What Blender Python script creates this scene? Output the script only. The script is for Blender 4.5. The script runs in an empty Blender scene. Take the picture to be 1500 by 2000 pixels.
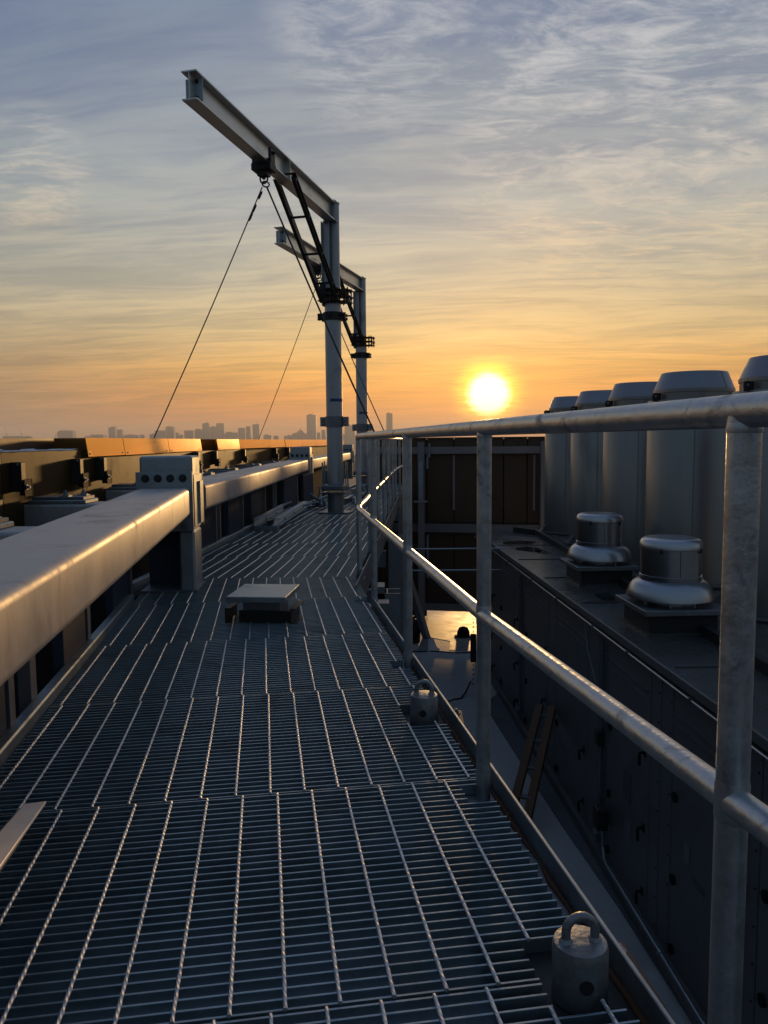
import bpy, bmesh, math, random
from mathutils import Vector, Matrix
R = math.radians
random.seed(7)
S = bpy.context.scene
C = S.collection

# ------------------------------------------------------------------ camera
cam = bpy.data.cameras.new("camera"); camo = bpy.data.objects.new("camera", cam); C.objects.link(camo)
cam.sensor_fit = 'VERTICAL'; cam.sensor_height = 36.0; cam.sensor_width = 27.0
cam.lens = 1502 / 2000 * 36.0
cam.clip_start = 0.05; cam.clip_end = 40000
CP, CR = math.atan(139 / 1502), 0.0087
fw = Vector((0, math.cos(CP), -math.sin(CP))); u0 = Vector((0, math.sin(CP), math.cos(CP))); r0 = Vector((1, 0, 0))
rt = r0 * math.cos(CR) - u0 * math.sin(CR); up = u0 * math.cos(CR) + r0 * math.sin(CR)
camo.matrix_world = Matrix(((rt.x, up.x, -fw.x, 0), (rt.y, up.y, -fw.y, 0), (rt.z, up.z, -fw.z, 1.043), (0, 0, 0, 1)))
S.camera = camo

# ------------------------------------------------------------------ exposure
S.view_settings.view_transform = 'Standard'; S.view_settings.look = 'None'
S.view_settings.exposure = 0.10; S.view_settings.gamma = 1.0
S.view_settings.use_curve_mapping = False

# ------------------------------------------------------------------ sun + sky
SUN_AZ, SUN_EL = R(7.75), R(3.35)          # azimuth from +Y towards +X
sd = Vector((math.sin(SUN_AZ) * math.cos(SUN_EL), math.cos(SUN_AZ) * math.cos(SUN_EL), math.sin(SUN_EL)))
sl = bpy.data.lights.new("sun", 'SUN'); sl.energy = 3.1; sl.angle = R(2.4); sl.color = (1.0, 0.57, 0.21)
so = bpy.data.objects.new("sun", sl); C.objects.link(so)
so.rotation_euler = (-sd).to_track_quat('-Z', 'Y').to_euler(); so.location = (10, 60, 30)


def lin(r, g, b):
    f = lambda c: ((c / 255 + .055) / 1.055) ** 2.4 if c > 10 else c / 255 / 12.92
    return (f(r), f(g), f(b), 1)


W = bpy.data.worlds.new("World"); S.world = W; W.use_nodes = True
nt = W.node_tree; nt.nodes.clear()


class G:
    """small node-graph helper"""
    def __init__(s, t): s.t = t
    def n(s, kind, **kw):
        o = s.t.nodes.new(kind)
        for k, v in kw.items(): setattr(o, k, v)
        return o
    def l(s, a, b): s.t.links.new(a, b)
    def put(s, sock, v):
        if isinstance(v, bpy.types.NodeSocket): s.l(v, sock)
        else: sock.default_value = v
    def m(s, op, a, b=0.0, c=None, clamp=False):
        o = s.n('ShaderNodeMath', operation=op, use_clamp=clamp)
        s.put(o.inputs[0], a); s.put(o.inputs[1], b)
        if c is not None: s.put(o.inputs[2], c)
        return o.outputs[0]
    def v(s, op, a, b=None):
        o = s.n('ShaderNodeVectorMath', operation=op)
        s.put(o.inputs[0], a)
        if b is not None: s.put(o.inputs['Scale'] if op == 'SCALE' else o.inputs[1], b)
        return o.outputs['Value'] if op in ('DOT_PRODUCT', 'LENGTH') else o.outputs['Vector']
    def rng(s, x, a, b, c=0.0, d=1.0, smooth=True):
        o = s.n('ShaderNodeMapRange', interpolation_type='SMOOTHSTEP' if smooth else 'LINEAR')
        s.put(o.inputs[0], x)
        for i, q in enumerate((a, b, c, d)): s.put(o.inputs[1 + i], q)
        return o.outputs[0]
    def mix(s, f, a, b, mode='MIX'):
        o = s.n('ShaderNodeMix', data_type='RGBA', blend_type=mode)
        s.put(o.inputs[0], f); s.put(o.inputs[6], a); s.put(o.inputs[7], b)
        return o.outputs[2]
    def ramp(s, f, stops):
        o = s.n('ShaderNodeValToRGB'); e = o.color_ramp.elements
        while len(e) < len(stops): e.new(0.5)
        for q, (p, c) in zip(e, stops): q.position = p; q.color = c
        s.put(o.inputs[0], f); return o.outputs[0]
    def noise(s, vec, scale, detail=4, rough=.55, dist=0.0):
        o = s.n('ShaderNodeTexNoise')
        if vec is not None: s.l(vec, o.inputs['Vector'])
        o.inputs['Scale'].default_value = scale; o.inputs['Detail'].default_value = detail
        o.inputs['Roughness'].default_value = rough; o.inputs['Distortion'].default_value = dist
        return o.outputs[0]
    def comb(s, x, y, z):
        o = s.n('ShaderNodeCombineXYZ')
        for i, q in enumerate((x, y, z)): s.put(o.inputs[i], q)
        return o.outputs[0]


g = G(nt)
tc = g.n('ShaderNodeTexCoord').outputs['Generated']
dirv = g.v('NORMALIZE', tc)
sep = g.n('ShaderNodeSeparateXYZ'); g.l(dirv, sep.inputs[0])
dx, dy, dz = sep.outputs
zc = g.m('MAXIMUM', dz, 0.0)
hl = g.m('SQRT', g.m('ADD', g.m('MULTIPLY', dx, dx), g.m('MULTIPLY', dy, dy)))
caz = g.m('DIVIDE', g.m('ADD', g.m('MULTIPLY', dx, math.sin(SUN_AZ)), g.m('MULTIPLY', dy, math.cos(SUN_AZ))), g.m('MAXIMUM', hl, .001))
# cirrus sheet: plane projection, stretched into streaks
inv = g.m('DIVIDE', 1.0, g.m('ADD', zc, 0.055))
px = g.m('MULTIPLY', dx, inv); py = g.m('MULTIPLY', dy, inv)
warp = g.noise(g.comb(g.m('MULTIPLY', px, .5), g.m('MULTIPLY', py, .9), 1.7), 1.1, 3, .5)
wv = g.m('MULTIPLY', g.m('SUBTRACT', warp, .5), 1.1)
p1 = g.comb(g.m('MULTIPLY', px, .42), g.m('ADD', g.m('MULTIPLY', py, 1.15), g.m('ADD', wv, g.m('MULTIPLY', px, .16))), 3.1)
n1 = g.noise(p1, 2.1, 8, .62, .35)
n2 = g.noise(g.comb(g.m('MULTIPLY', px, .9), g.m('ADD', g.m('MULTIPLY', py, 1.6), wv), 8.4), 3.6, 9, .66, .45)
n3 = g.noise(g.comb(g.m('MULTIPLY', px, .55), g.m('ADD', g.m('MULTIPLY', py, 3.4), g.m('ADD', g.m('MULTIPLY', wv, 2.2), g.m('MULTIPLY', px, .45))), 1.3), 3.0, 7, .66, .5)
nb = g.noise(g.comb(g.m('MULTIPLY', px, .55), g.m('MULTIPLY', py, .5), 5.2), 1.05, 3, .5, .2)
# colour of the sheet by height, for three distances from the sun's bearing
zs = g.m('SQRT', zc)                                    # more room in the ramp near the horizon
q = lambda z: math.sqrt(z)
A = g.ramp(zs, [(0, lin(200, 100, 48)), (q(.03), lin(226, 126, 52)), (q(.06), lin(238, 150, 60)), (q(.092), lin(234, 172, 88)),
                (q(.136), lin(218, 187, 132)), (q(.197), lin(198, 188, 160)), (q(.284), lin(169, 173, 169)), (q(.387), lin(141, 152, 163)), (q(.475), lin(122, 138, 160)), (1, lin(90, 108, 138))])
B = g.ramp(zs, [(0, lin(140, 108, 90)), (q(.03), lin(158, 122, 94)), (q(.06), lin(178, 138, 98)), (q(.092), lin(182, 148, 106)),
                (q(.136), lin(188, 168, 132)), (q(.197), lin(175, 171, 152)), (q(.284), lin(151, 159, 159)), (q(.387), lin(120, 136, 156)), (q(.475), lin(104, 121, 152)), (1, lin(88, 106, 136))])
E_ = g.ramp(zs, [(0, lin(88, 98, 104)), (q(.1), lin(94, 108, 116)), (q(.3), lin(92, 111, 124)), (1, lin(82, 104, 128))])
fa = g.rng(caz, .80, .995)
fe = g.rng(caz, -.2, .80)
base = g.mix(fe, E_, g.mix(fa, B, A))
# light and dark of the sheet
amp = g.rng(zc, .02, .35, 1.0, .72)
lum = g.m('ADD', 1.0, g.m('MULTIPLY', g.m('SUBTRACT', g.m('ADD', g.m('MULTIPLY', n1, .65), g.m('ADD', g.m('MULTIPLY', n3, .45), g.m('MULTIPLY', nb, .5))), .80), amp))
base = g.mix(1.0, base, g.comb(lum, lum, lum), 'MULTIPLY')
grey = g.mix(1.0, base, (.80, .86, 1.0, 1), 'MULTIPLY')
base = g.mix(g.rng(g.m('ADD', g.m('MULTIPLY', n1, .6), g.m('MULTIPLY', n3, .4)), .40, .58, .95, 0.0), base, grey)
patch = g.m('MULTIPLY', g.rng(nb, .56, .80), .22)
for c_, w0, w1, k in (((.263, .90, .348), .970, .996, 1.0), ((.37, .879, .301), .982, .998, .8), ((.01, .889, .459), .988, .9985, .75), ((-.384, .874, .297), .9968, .9995, .8), ((.222, .861, .458), .990, .9985, .7), ((.30, .92, .245), .988, .998, .6)):
    v_ = Vector(c_).normalized()
    patch = g.m('MAXIMUM', patch, g.m('MULTIPLY', g.rng(g.v('DOT_PRODUCT', dirv, tuple(v_)), w0, w1), k))
n4 = g.noise(g.comb(g.m('MULTIPLY', px, 1.3), g.m('ADD', g.m('MULTIPLY', py, 2.6), g.m('MULTIPLY', wv, 1.6)), 4.4), 5.0, 10, .70, .6)
wisp = g.m('MULTIPLY', g.rng(g.m('ADD', g.m('MULTIPLY', n2, .5), g.m('MULTIPLY', n4, .5)), .43, .64), g.m('MULTIPLY', patch, g.rng(zc, .03, .22)))
wcol = g.mix(fe, lin(120, 130, 155), g.mix(g.rng(zc, .12, .42), lin(240, 205, 150), lin(214, 212, 210)))
sheet = g.mix(g.m('MULTIPLY', wisp, .68), base, wcol)
# clear sky behind the thin sheet
nish = g.n('ShaderNodeTexSky', sky_type='NISHITA', sun_disc=False)
nish.sun_elevation = SUN_EL; nish.sun_rotation = SUN_AZ; nish.altitude = 50; nish.dust_density = 2.0
cover = 0.92
BG = 0.1
col = g.v('SCALE', sheet, cover / BG)
col = g.v('ADD', col, g.v('SCALE', nish.outputs[0], (1 - cover)))
# the sun seen through the sheet: blown-out disc and its aureole
cang = g.v('DOT_PRODUCT', dirv, tuple(sd))
ang = g.m('DIVIDE', g.m('ARCCOSINE', g.m('MINIMUM', cang, .9999999)), R(1.0))     # degrees
wob = g.m('MULTIPLY', g.m('SUBTRACT', n2, .5), .9)
ang2 = g.m('ADD', ang, wob)
disc = g.rng(ang2, .95, 1.85, 1.0, 0.0)
au1 = g.m('EXPONENT', g.m('MULTIPLY', g.m('POWER', g.m('DIVIDE', g.m('ADD', ang2, wob), 2.15), 4.0), -1.0))
au2 = g.m('EXPONENT', g.m('MULTIPLY', ang, -1 / 5.5))
up_ = g.rng(dz, -.01, .01)
glow = g.v('ADD', g.v('SCALE', (30.0, 24.0, 14.0), disc), g.v('ADD', g.v('SCALE', (13.0, 8.6, .3), au1), g.v('SCALE', (3.4, 1.45, .15), au2)))
col = g.v('ADD', col, g.v('SCALE', glow, up_))
bg = g.n('ShaderNodeBackground'); g.l(col, bg.inputs[0]); bg.inputs[1].default_value = BG
wo = g.n('ShaderNodeOutputWorld'); g.l(bg.outputs[0], wo.inputs[0])


# ------------------------------------------------------------------ materials
def mat(name, base, rough=.5, metal=0.0, var=.25, vscale=6.0, bump=0.0, bscale=40.0, rvar=.12, dirt=None, dscale=3.0, damt=.5, spec=.5, stretch=(1, 1, 1), alt=None, coat=0):
    m = bpy.data.materials.new(name); m.use_nodes = True
    t = m.node_tree; t.nodes.clear(); g = G(t)
    pos = g.n('ShaderNodeNewGeometry').outputs['Position']
    oi = g.n('ShaderNodeObjectInfo').outputs['Random']
    pos = g.v('MULTIPLY', pos, stretch)
    p = g.n('ShaderNodeBsdfPrincipled'); o = g.n('ShaderNodeOutputMaterial'); g.l(p.outputs[0], o.inputs[0])
    n = g.noise(pos, vscale, 6, .6, .3)
    n2 = g.noise(pos, vscale * 7.3, 3, .6)
    k = g.m('ADD', g.m('MULTIPLY', n, .7), g.m('MULTIPLY', n2, .3))
    b = (*base, 1) if len(base) == 3 else base
    f = g.m('ADD', 1 - var, g.m('MULTIPLY', k, 2 * var))
    f = g.m('MULTIPLY', f, g.m('ADD', .94, g.m('MULTIPLY', oi, .12)))
    c = g.mix(1.0, b, g.comb(f, f, f), 'MULTIPLY')
    if alt is not None: c = g.mix(g.rng(n, .45, .62), c, (*alt, 1))
    r = g.m('ADD', rough, g.m('MULTIPLY', g.m('SUBTRACT', k, .5), rvar * 2))
    if dirt is not None:
        dn = g.noise(pos, dscale, 8, .7, .6); df = g.rng(dn, .52, .72, 0, damt)
        c = g.mix(df, c, (*dirt, 1)); r = g.m('ADD', r, g.m('MULTIPLY', df, .25), clamp=True)
    g.l(c, p.inputs['Base Color']); g.l(r, p.inputs['Roughness'])
    p.inputs['Metallic'].default_value = metal; p.inputs['Specular IOR Level'].default_value = spec
    p.inputs['Coat Weight'].default_value = coat
    if bump:
        bn = g.n('ShaderNodeBump'); bn.inputs['Strength'].default_value = bump; bn.inputs['Distance'].default_value = .004
        g.l(g.noise(pos, bscale, 5, .6), bn.inputs['Height']); g.l(bn.outputs[0], p.inputs['Normal'])
    return m


M = {}
M['galv'] = mat('galvanised_steel', (.32, .37, .40), .44, .85, .38, 9, .10, 60, .18, (.17, .175, .18), 6, .6)
M['galv_tube'] = mat('galvanised_tube', (.46, .48, .50), .38, .85, .50, 17, .55, 28, .30, (.13, .135, .14), 12, .85)
M['galv_beam'] = mat('galvanised_beam', (.44, .42, .41), .52, .42, .42, 7, .2, 30, .2, (.20, .175, .16), 5.0, .62, stretch=(1, 1, .4))
M['galv_dark'] = mat('dark_galvanised_steel', (.22, .23, .25), .45, .8, .3, 8, .1, 50, .15, (.10, .10, .10), 4, .5)
M['grating'] = mat('grating_steel', (.31, .39, .44), .40, .85, .34, 9, .1, 80, .2, (.15, .14, .13), 3.2, .7)
M['rod'] = mat('grating_cross_rod', (.70, .72, .74), .46, .75, .30, 25, .1, 80, .15)
M['anchor'] = mat('weathered_anchor_steel', (.24, .26, .28), .46, .75, .45, 22, .5, 60, .2, (.11, .11, .11), 18, .6)
M['pale'] = mat('sunlit_tone_bar_steel', (.82, .78, .74), .45, .2, .15, 12, .05, 40, .1, (.45, .40, .36), 8, .4)  # base colour raised to stand in for sunlight on the bar
M['mast'] = mat('mast_steel', (.46, .46, .47), .48, .6, .24, 5, .12, 40, .14, (.20, .18, .17), 3, .5, stretch=(1, 1, .5))
M['boom'] = mat('boom_steel', (.66, .63, .58), .36, .75, .2, 5, .08, 40, .12, (.20, .18, .15), 3, .35)
M['black_steel'] = mat('black_painted_steel', (.030, .029, .030), .5, .1, .3, 10, .1, 40, .15, spec=.3)
M['black'] = mat('black_rubber', (.012, .012, .013), .7, 0, .3, 10, spec=.12)
M['brass'] = mat('bronze_cladding', (.60, .35, .11), .07, .92, .10, 1.5, .0, 12, .01)
M['brass_shaded'] = mat('bronze_cladding_shaded', (.050, .029, .010), .55, .0, .25, 2, .02, 12, .05, (.035, .022, .01), 2.0, .5, spec=.1)  # bronze darkened in the colour for the missing sky reflection below the coping
M['maroon'] = mat('dark_maroon_panel', (.055, .025, .02), .5, .1, .2, 3)
M['brown_panel'] = mat('brown_screen_panel', (.075, .045, .026), .5, .15, .25, 2.2, .04, 10, .1, (.03, .02, .012), 1.3, .5)
M['frame'] = mat('screen_frame_steel', (.24, .23, .24), .5, .5, .25, 5, .06, 40)
M['rib'] = mat('slate_blue_panel', (.045, .056, .08), .6, .1, .22, 5, .04, 30, .1, (.025, .03, .04), 3, .4, spec=.1)
M['void'] = mat('black_opening_shade', (.012, .012, .013), .8, 0, .3, 4)  # black colour stands in for the darkness of gaps and holes
M['ahu'] = mat('dark_air_handler_paint', (.14, .138, .135), .38, .15, .22, 3, .03, 25, .12, (.10, .10, .10), 1.7, .5)
M['ahu_roof'] = mat('dark_roof_sheet', (.07, .07, .07), .28, .1, .35, 1.6, .08, 9, .18, (.025, .025, .026), 1.1, .75)
M['alu'] = mat('spun_aluminium', (.44, .45, .48), .30, 1.0, .10, 3, .0, 90, .05, (.36, .36, .38), 2, .3, stretch=(1, 1, 6))
M['stack'] = mat('stack_sheet_metal', (.28, .27, .26), .40, .65, .30, 3.2, .03, 12, .18, (.15, .145, .14), 2.0, .6, stretch=(1, 1, .12))
M['nozzle'] = mat('stack_nozzle', (.30, .31, .36), .42, .45, .14, 3, .03, 15, .1)
M['membrane'] = mat('roof_membrane', (.46, .46, .46), .58, 0, .22, 1.4, .12, 14, .12, (.24, .24, .245), .9, .5)
M['pad'] = mat('dark_walk_pad', (.13, .135, .15), .7, 0, .22, 2.5, .1, 20, .1, (.06, .06, .065), 1.2, .5)
M['wet'] = mat('wet_membrane', (.28, .27, .26), .42, 0, .4, 2.5, .5, 5, .3, (.08, .08, .08), 2.2, .8, spec=.25)
M['water'] = mat('puddle_water', (.03, .03, .03), .03, 0, .05, 3, .06, 6, .01, spec=.9)
M['rust'] = mat('rusted_weld', (.085, .035, .016), .85, .1, .5, 30, .3, 60)
M['wood'] = mat('ladder_fibreglass', (.13, .055, .018), .6, 0, .25, 8, .05, 40, .1, (.12, .05, .02), 4, .5)
M['blue'] = mat('blue_tape', (.03, .08, .22), .6)
M['white'] = mat('white_paper', (.7, .7, .7), .7)
M['concrete'] = mat('building_concrete', (.30, .29, .28), .8, 0, .2, .2)
M['city'] = mat('distant_facade', (.14, .17, .21), .7, 0, .25, .02)
M['land'] = mat('city_land', (.10, .10, .09), .9, 0, .35, .004)
M['rope'] = mat('wire_rope', (.05, .045, .05), .5, .4, .2, 20)


# ------------------------------------------------------------------ mesh helpers
class MB:
    def __init__(s, M_=None): s.b = bmesh.new(); s.M = M_ or Matrix()
    def vs(s, pts): return [s.b.verts.new(s.M @ Vector(p)) for p in pts]
    def face(s, v, smooth=False):
        try:
            f = s.b.faces.new(v); f.smooth = smooth; return f
        except ValueError: return None
    def box(s, c, d, T=None, bev=0.0, seg=1):
        X = (T or Matrix())
        hx, hy, hz = d[0] / 2, d[1] / 2, d[2] / 2
        p = [X @ (Vector(c) if T is None else Vector((0, 0, 0))) + (X.to_3x3() @ Vector((i * hx, j * hy, k * hz))) for i in (-1, 1) for j in (-1, 1) for k in (-1, 1)]
        if T is not None: p = [w + X.to_3x3() @ Vector(c) for w in p]
        v = s.vs(p)
        fs = [s.face([v[i] for i in f]) for f in ((0, 1, 3, 2), (4, 6, 7, 5), (0, 4, 5, 1), (2, 3, 7, 6), (0, 2, 6, 4), (1, 5, 7, 3))]
        if bev:
            es = list({e for f in fs for e in f.edges})
            bmesh.ops.bevel(s.b, geom=es, offset=bev, segments=seg, affect='EDGES', profile=.5)
        return s
    def beam(s, a, b, w, h, upv=(0, 0, 1), bev=0.0):
        """rectangular bar from a to b, w across, h along up"""
        a, b = Vector(a), Vector(b); d = (b - a); L = d.length; y = d.normalized()
        x = y.cross(Vector(upv)).normalized(); z = x.cross(y)
        T = Matrix((x, y, z)).transposed().to_4x4(); T.translation = (a + b) / 2
        return s.box((0, 0, 0), (w, L, h), T, bev)
    def prism(s, prof, a, b, upv=(0, 0, 1), smooth=False, caps=True):
        """profile [(x,z)] swept from a to b"""
        a, b = Vector(a), Vector(b); y = (b - a).normalized(); x = y.cross(Vector(upv)).normalized(); z = x.cross(y)
        r1 = s.vs([a + x * u + z * w for u, w in prof]); r2 = s.vs([b + x * u + z * w for u, w in prof]); n = len(prof)
        for i in range(n): s.face((r1[i], r1[(i + 1) % n], r2[(i + 1) % n], r2[i]), smooth)
        if caps: s.face(r1[::-1]); s.face(r2)
        return s
    def tube(s, pts, r, seg=12, caps=True, closed=False):
        pts = [Vector(p) for p in pts]; n = len(pts); rings = []
        rr = r if isinstance(r, (list, tuple)) else [r] * n
        ref = None
        for i in range(n):
            if closed: t = pts[(i + 1) % n] - pts[i - 1]
            else: t = pts[min(i + 1, n - 1)] - pts[max(i - 1, 0)]
            t.normalize()
            if ref is None:
                ref = Vector((0, 0, 1)) if abs(t.z) < .9 else Vector((1, 0, 0))
            x = ref - t * ref.dot(t)
            if x.length < 1e-4: x = t.orthogonal()
            x.normalize(); yv = t.cross(x); ref = x
            rings.append(s.vs([pts[i] + (x * math.cos(2 * math.pi * k / seg) + yv * math.sin(2 * math.pi * k / seg)) * rr[i] for k in range(seg)]))
        m = n if closed else n - 1
        for i in range(m):
            A_, B_ = rings[i], rings[(i + 1) % n]
            for k in range(seg): s.face((A_[k], A_[(k + 1) % seg], B_[(k + 1) % seg], B_[k]), True)
        if caps and not closed: s.face(rings[0][::-1]); s.face(rings[-1])
        return s
    def lathe(s, prof, c=(0, 0, 0), seg=32, caps=True):
        c = Vector(c); rings = []
        for r, z in prof:
            rings.append(s.vs([c + Vector((r * math.cos(2 * math.pi * k / seg), r * math.sin(2 * math.pi * k / seg), z)) for k in range(seg)]))
        for i in range(len(prof) - 1):
            for k in range(seg): s.face((rings[i][k], rings[i][(k + 1) % seg], rings[i + 1][(k + 1) % seg], rings[i + 1][k]), True)
        if caps: s.face(rings[0][::-1]); s.face(rings[-1])
        return s
    def bolt(s, c, axis=(0, 0, 1), r=.014, h=.012, washer=True):
        a = Vector(axis).normalized(); c = Vector(c)
        if washer: s.tube([c, c + a * h * .25], r * 1.6, 12)
        s.tube([c + a * h * .25, c + a * h * 1.25], r, 6)
        s.tube([c + a * h * 1.25, c + a * h * 2.0], r * .55, 8)
        return s
    def poly(s, pts, z0, z1):
        """vertical prism from a plan outline"""
        a = s.vs([(x, y, z0) for x, y in pts]); b = s.vs([(x, y, z1) for x, y in pts]); n = len(pts)
        for i in range(n): s.face((a[i], a[(i + 1) % n], b[(i + 1) % n], b[i]))
        s.face(a[::-1]); s.face(b); return s
    def mesh(s, name, m, angle=35):
        bmesh.ops.recalc_face_normals(s.b, faces=s.b.faces[:])
        me = bpy.data.meshes.new(name); s.b.to_mesh(me); s.b.free()
        if any(p.use_smooth for p in me.polygons): me.set_sharp_from_angle(angle=R(angle))
        me.materials.append(m); return me


def thing(name, label, cat, loc=(0, 0, 0), rz=0.0, group=None):
    o = bpy.data.objects.new(name, None); C.objects.link(o); o.location = loc; o.rotation_euler = (0, 0, rz); o.empty_display_size = .1
    o['label'] = label; o['category'] = cat
    if group: o['group'] = group
    return o


def put(name, mb, m, parent=None, world=True, label=None, kind=None, angle=35):
    """link one mesh; with world=True its vertices are world coordinates and the parent is unrotated"""
    me = mb.mesh(name, m, angle)
    o = bpy.data.objects.new(name, me); C.objects.link(o)
    if parent is not None:
        if world:
            off = Vector((0, 0, 0)); q_ = parent
            while q_ is not None: off += q_.location; q_ = q_.parent
            me.transform(Matrix.Translation(-off))
        o.parent = parent
    if label: o['label'] = label
    if kind: o['kind'] = kind
    return o


def inst(name, me, parent, T):
    o = bpy.data.objects.new(name, me); C.objects.link(o); o.parent = parent; o.matrix_local = T; return o


def single(name, mb, m, label, cat, group=None):
    o = put(name, mb, m); o['label'] = label; o['category'] = cat
    if group: o['group'] = group
    return o


def struct(name, mb, m):
    o = put(name, mb, m); o['kind'] = 'structure'; return o


def dup(root, loc, rz, label):
    r = root.copy(); C.objects.link(r); r.location = loc; r.rotation_euler = (0, 0, rz); r['label'] = label
    for ch in list(root.children):
        c = ch.copy(); C.objects.link(c); c.parent = r
        for gch in list(ch.children):
            d = gch.copy(); C.objects.link(d); d.parent = c
    return r


def lerp(a, b, t): return tuple(x + (y - x) * t for x, y in zip(a, b))


def rrect(w, h, r, n=4):
    pts = []
    for cx, cz, a0 in ((w / 2 - r, h / 2 - r, 0), (-w / 2 + r, h / 2 - r, 90), (-w / 2 + r, -h / 2 + r, 180), (w / 2 - r, -h / 2 + r, 270)):
        for k in range(n + 1):
            a = R(a0 + 90 * k / n); pts.append((cx + r * math.cos(a), cz + r * math.sin(a)))
    return pts


def ibeam(w, h, tf, tw):
    return [(-w / 2, -h / 2), (w / 2, -h / 2), (w / 2, -h / 2 + tf), (tw / 2, -h / 2 + tf), (tw / 2, h / 2 - tf), (w / 2, h / 2 - tf), (w / 2, h / 2),
            (-w / 2, h / 2), (-w / 2, h / 2 - tf), (-tw / 2, h / 2 - tf), (-tw / 2, -h / 2 + tf), (-w / 2, -h / 2 + tf)]


def cprof(w, h, t):
    return [(-w / 2, -h / 2), (w / 2, -h / 2), (w / 2, -h / 2 + t), (-w / 2 + t, -h / 2 + t), (-w / 2 + t, h / 2 - t), (w / 2, h / 2 - t), (w / 2, h / 2), (-w / 2, h / 2)]


# ------------------------------------------------------------------ the setting
ZR = -3.4                                        # lower roof
mb = MB(); n = 48
ring = [(9500 * math.cos(2 * math.pi * k / n), 9500 * math.sin(2 * math.pi * k / n)) for k in range(n)]
mb.face(mb.vs([(x, y, -45) for x, y in ring])); struct('ground', mb, M['land'])
outline = [(-2.2, -8), (9, -8), (9, 26), (-1.6, 26), (-2.95, 13.4), (-2.98, 5.3)]
mb = MB(); mb.poly(outline, ZR - .5, ZR); struct('roof_deck', mb, M['membrane'])
mb = MB(); mb.poly([(x * .995, y * .995 + .03) for x, y in outline], -44.99, ZR - .504)
o = single('office_building', mb, M['concrete'], 'tall concrete building body that carries the lower roof deck', 'building')
mb = MB(); mb.poly([(2.35, -6), (2.75, -6), (2.45, 14), (1.66, 12.6), (1.75, 11.5), (2.02, 8.5), (2.20, 6.9), (2.35, 5.0)], ZR, ZR + .02); struct('roof_walk_pad', mb, M['pad'])

# ------------------------------------------------------------------ walkway
a1 = Vector((-.153, .988, 0)).normalized(); n1v = Vector((a1.y, -a1.x, 0))
P1 = lambda s, t, z=0.0: a1 * s + n1v * t + Vector((0, 0, z))
LX = lambda y: -1.715 + .056 * (y - 6.93) if y < 10 else -1.543 + .115 * (y - 10)
RX = lambda y: -.215 + .0535 * (y - 6.0) if y < 14 else .213 + .09 * (y - 14)
walk = thing('walkway', 'steel bar grating walkway that bends right beside the pipe railing', 'walkway')
BD, BT, PITCH = .032, .0052, .0302
rng = random.Random(3)
posts1 = [(-.02, -1.0), (.445, 1.0), (.291, 2.208), (.106, 3.52), (-.066, 4.96)]     # (x, y) of the posts by the near panels


def post_s(p): v = Vector((p[0], p[1], 0)); return v.dot(a1), v.dot(n1v)


cuts = [(post_s((.461, 1.0))[0], .05, .575), (post_s((.291, 2.208))[0], .05, .565), (post_s((.106, 3.52))[0], .05, .56), (4.93, .05, .56), (1.36, .095, .505), (2.81, .095, .505)]
unit_bar = {}


def bar_mesh(L):
    k = round(L, 2)
    if k not in unit_bar:
        b = MB(); b.box((0, 0, -BD / 2), (k, BT, BD), bev=.0007); unit_bar[k] = b.mesh('bearing_bar', M['grating'])
    return unit_bar[k]


def twisted(L):
    b = MB(); st = int(L / .0075); rings = []
    for i in range(st + 1):
        y = L * i / st; a = math.pi * y / PITCH * .5
        knot = abs(((y / PITCH) % 1) - .5) > .40
        ra, rb = (.0050, .0044) if knot else (.0043, .0038)
        rings.append(b.vs([(ra * math.cos(t) * math.cos(a) - rb * math.sin(t) * math.sin(a), y, ra * math.cos(t) * math.sin(a) + rb * math.sin(t) * math.cos(a) + .0002) for t in [k * math.pi / 3 for k in range(6)]]))
    for i in range(st):
        for k in range(6): b.face((rings[i][k], rings[i][(k + 1) % 6], rings[i + 1][(k + 1) % 6], rings[i + 1][k]), True)
    b.face(rings[0][::-1]); b.face(rings[-1]); return b.mesh('cross_rod', M['rod'])


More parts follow.
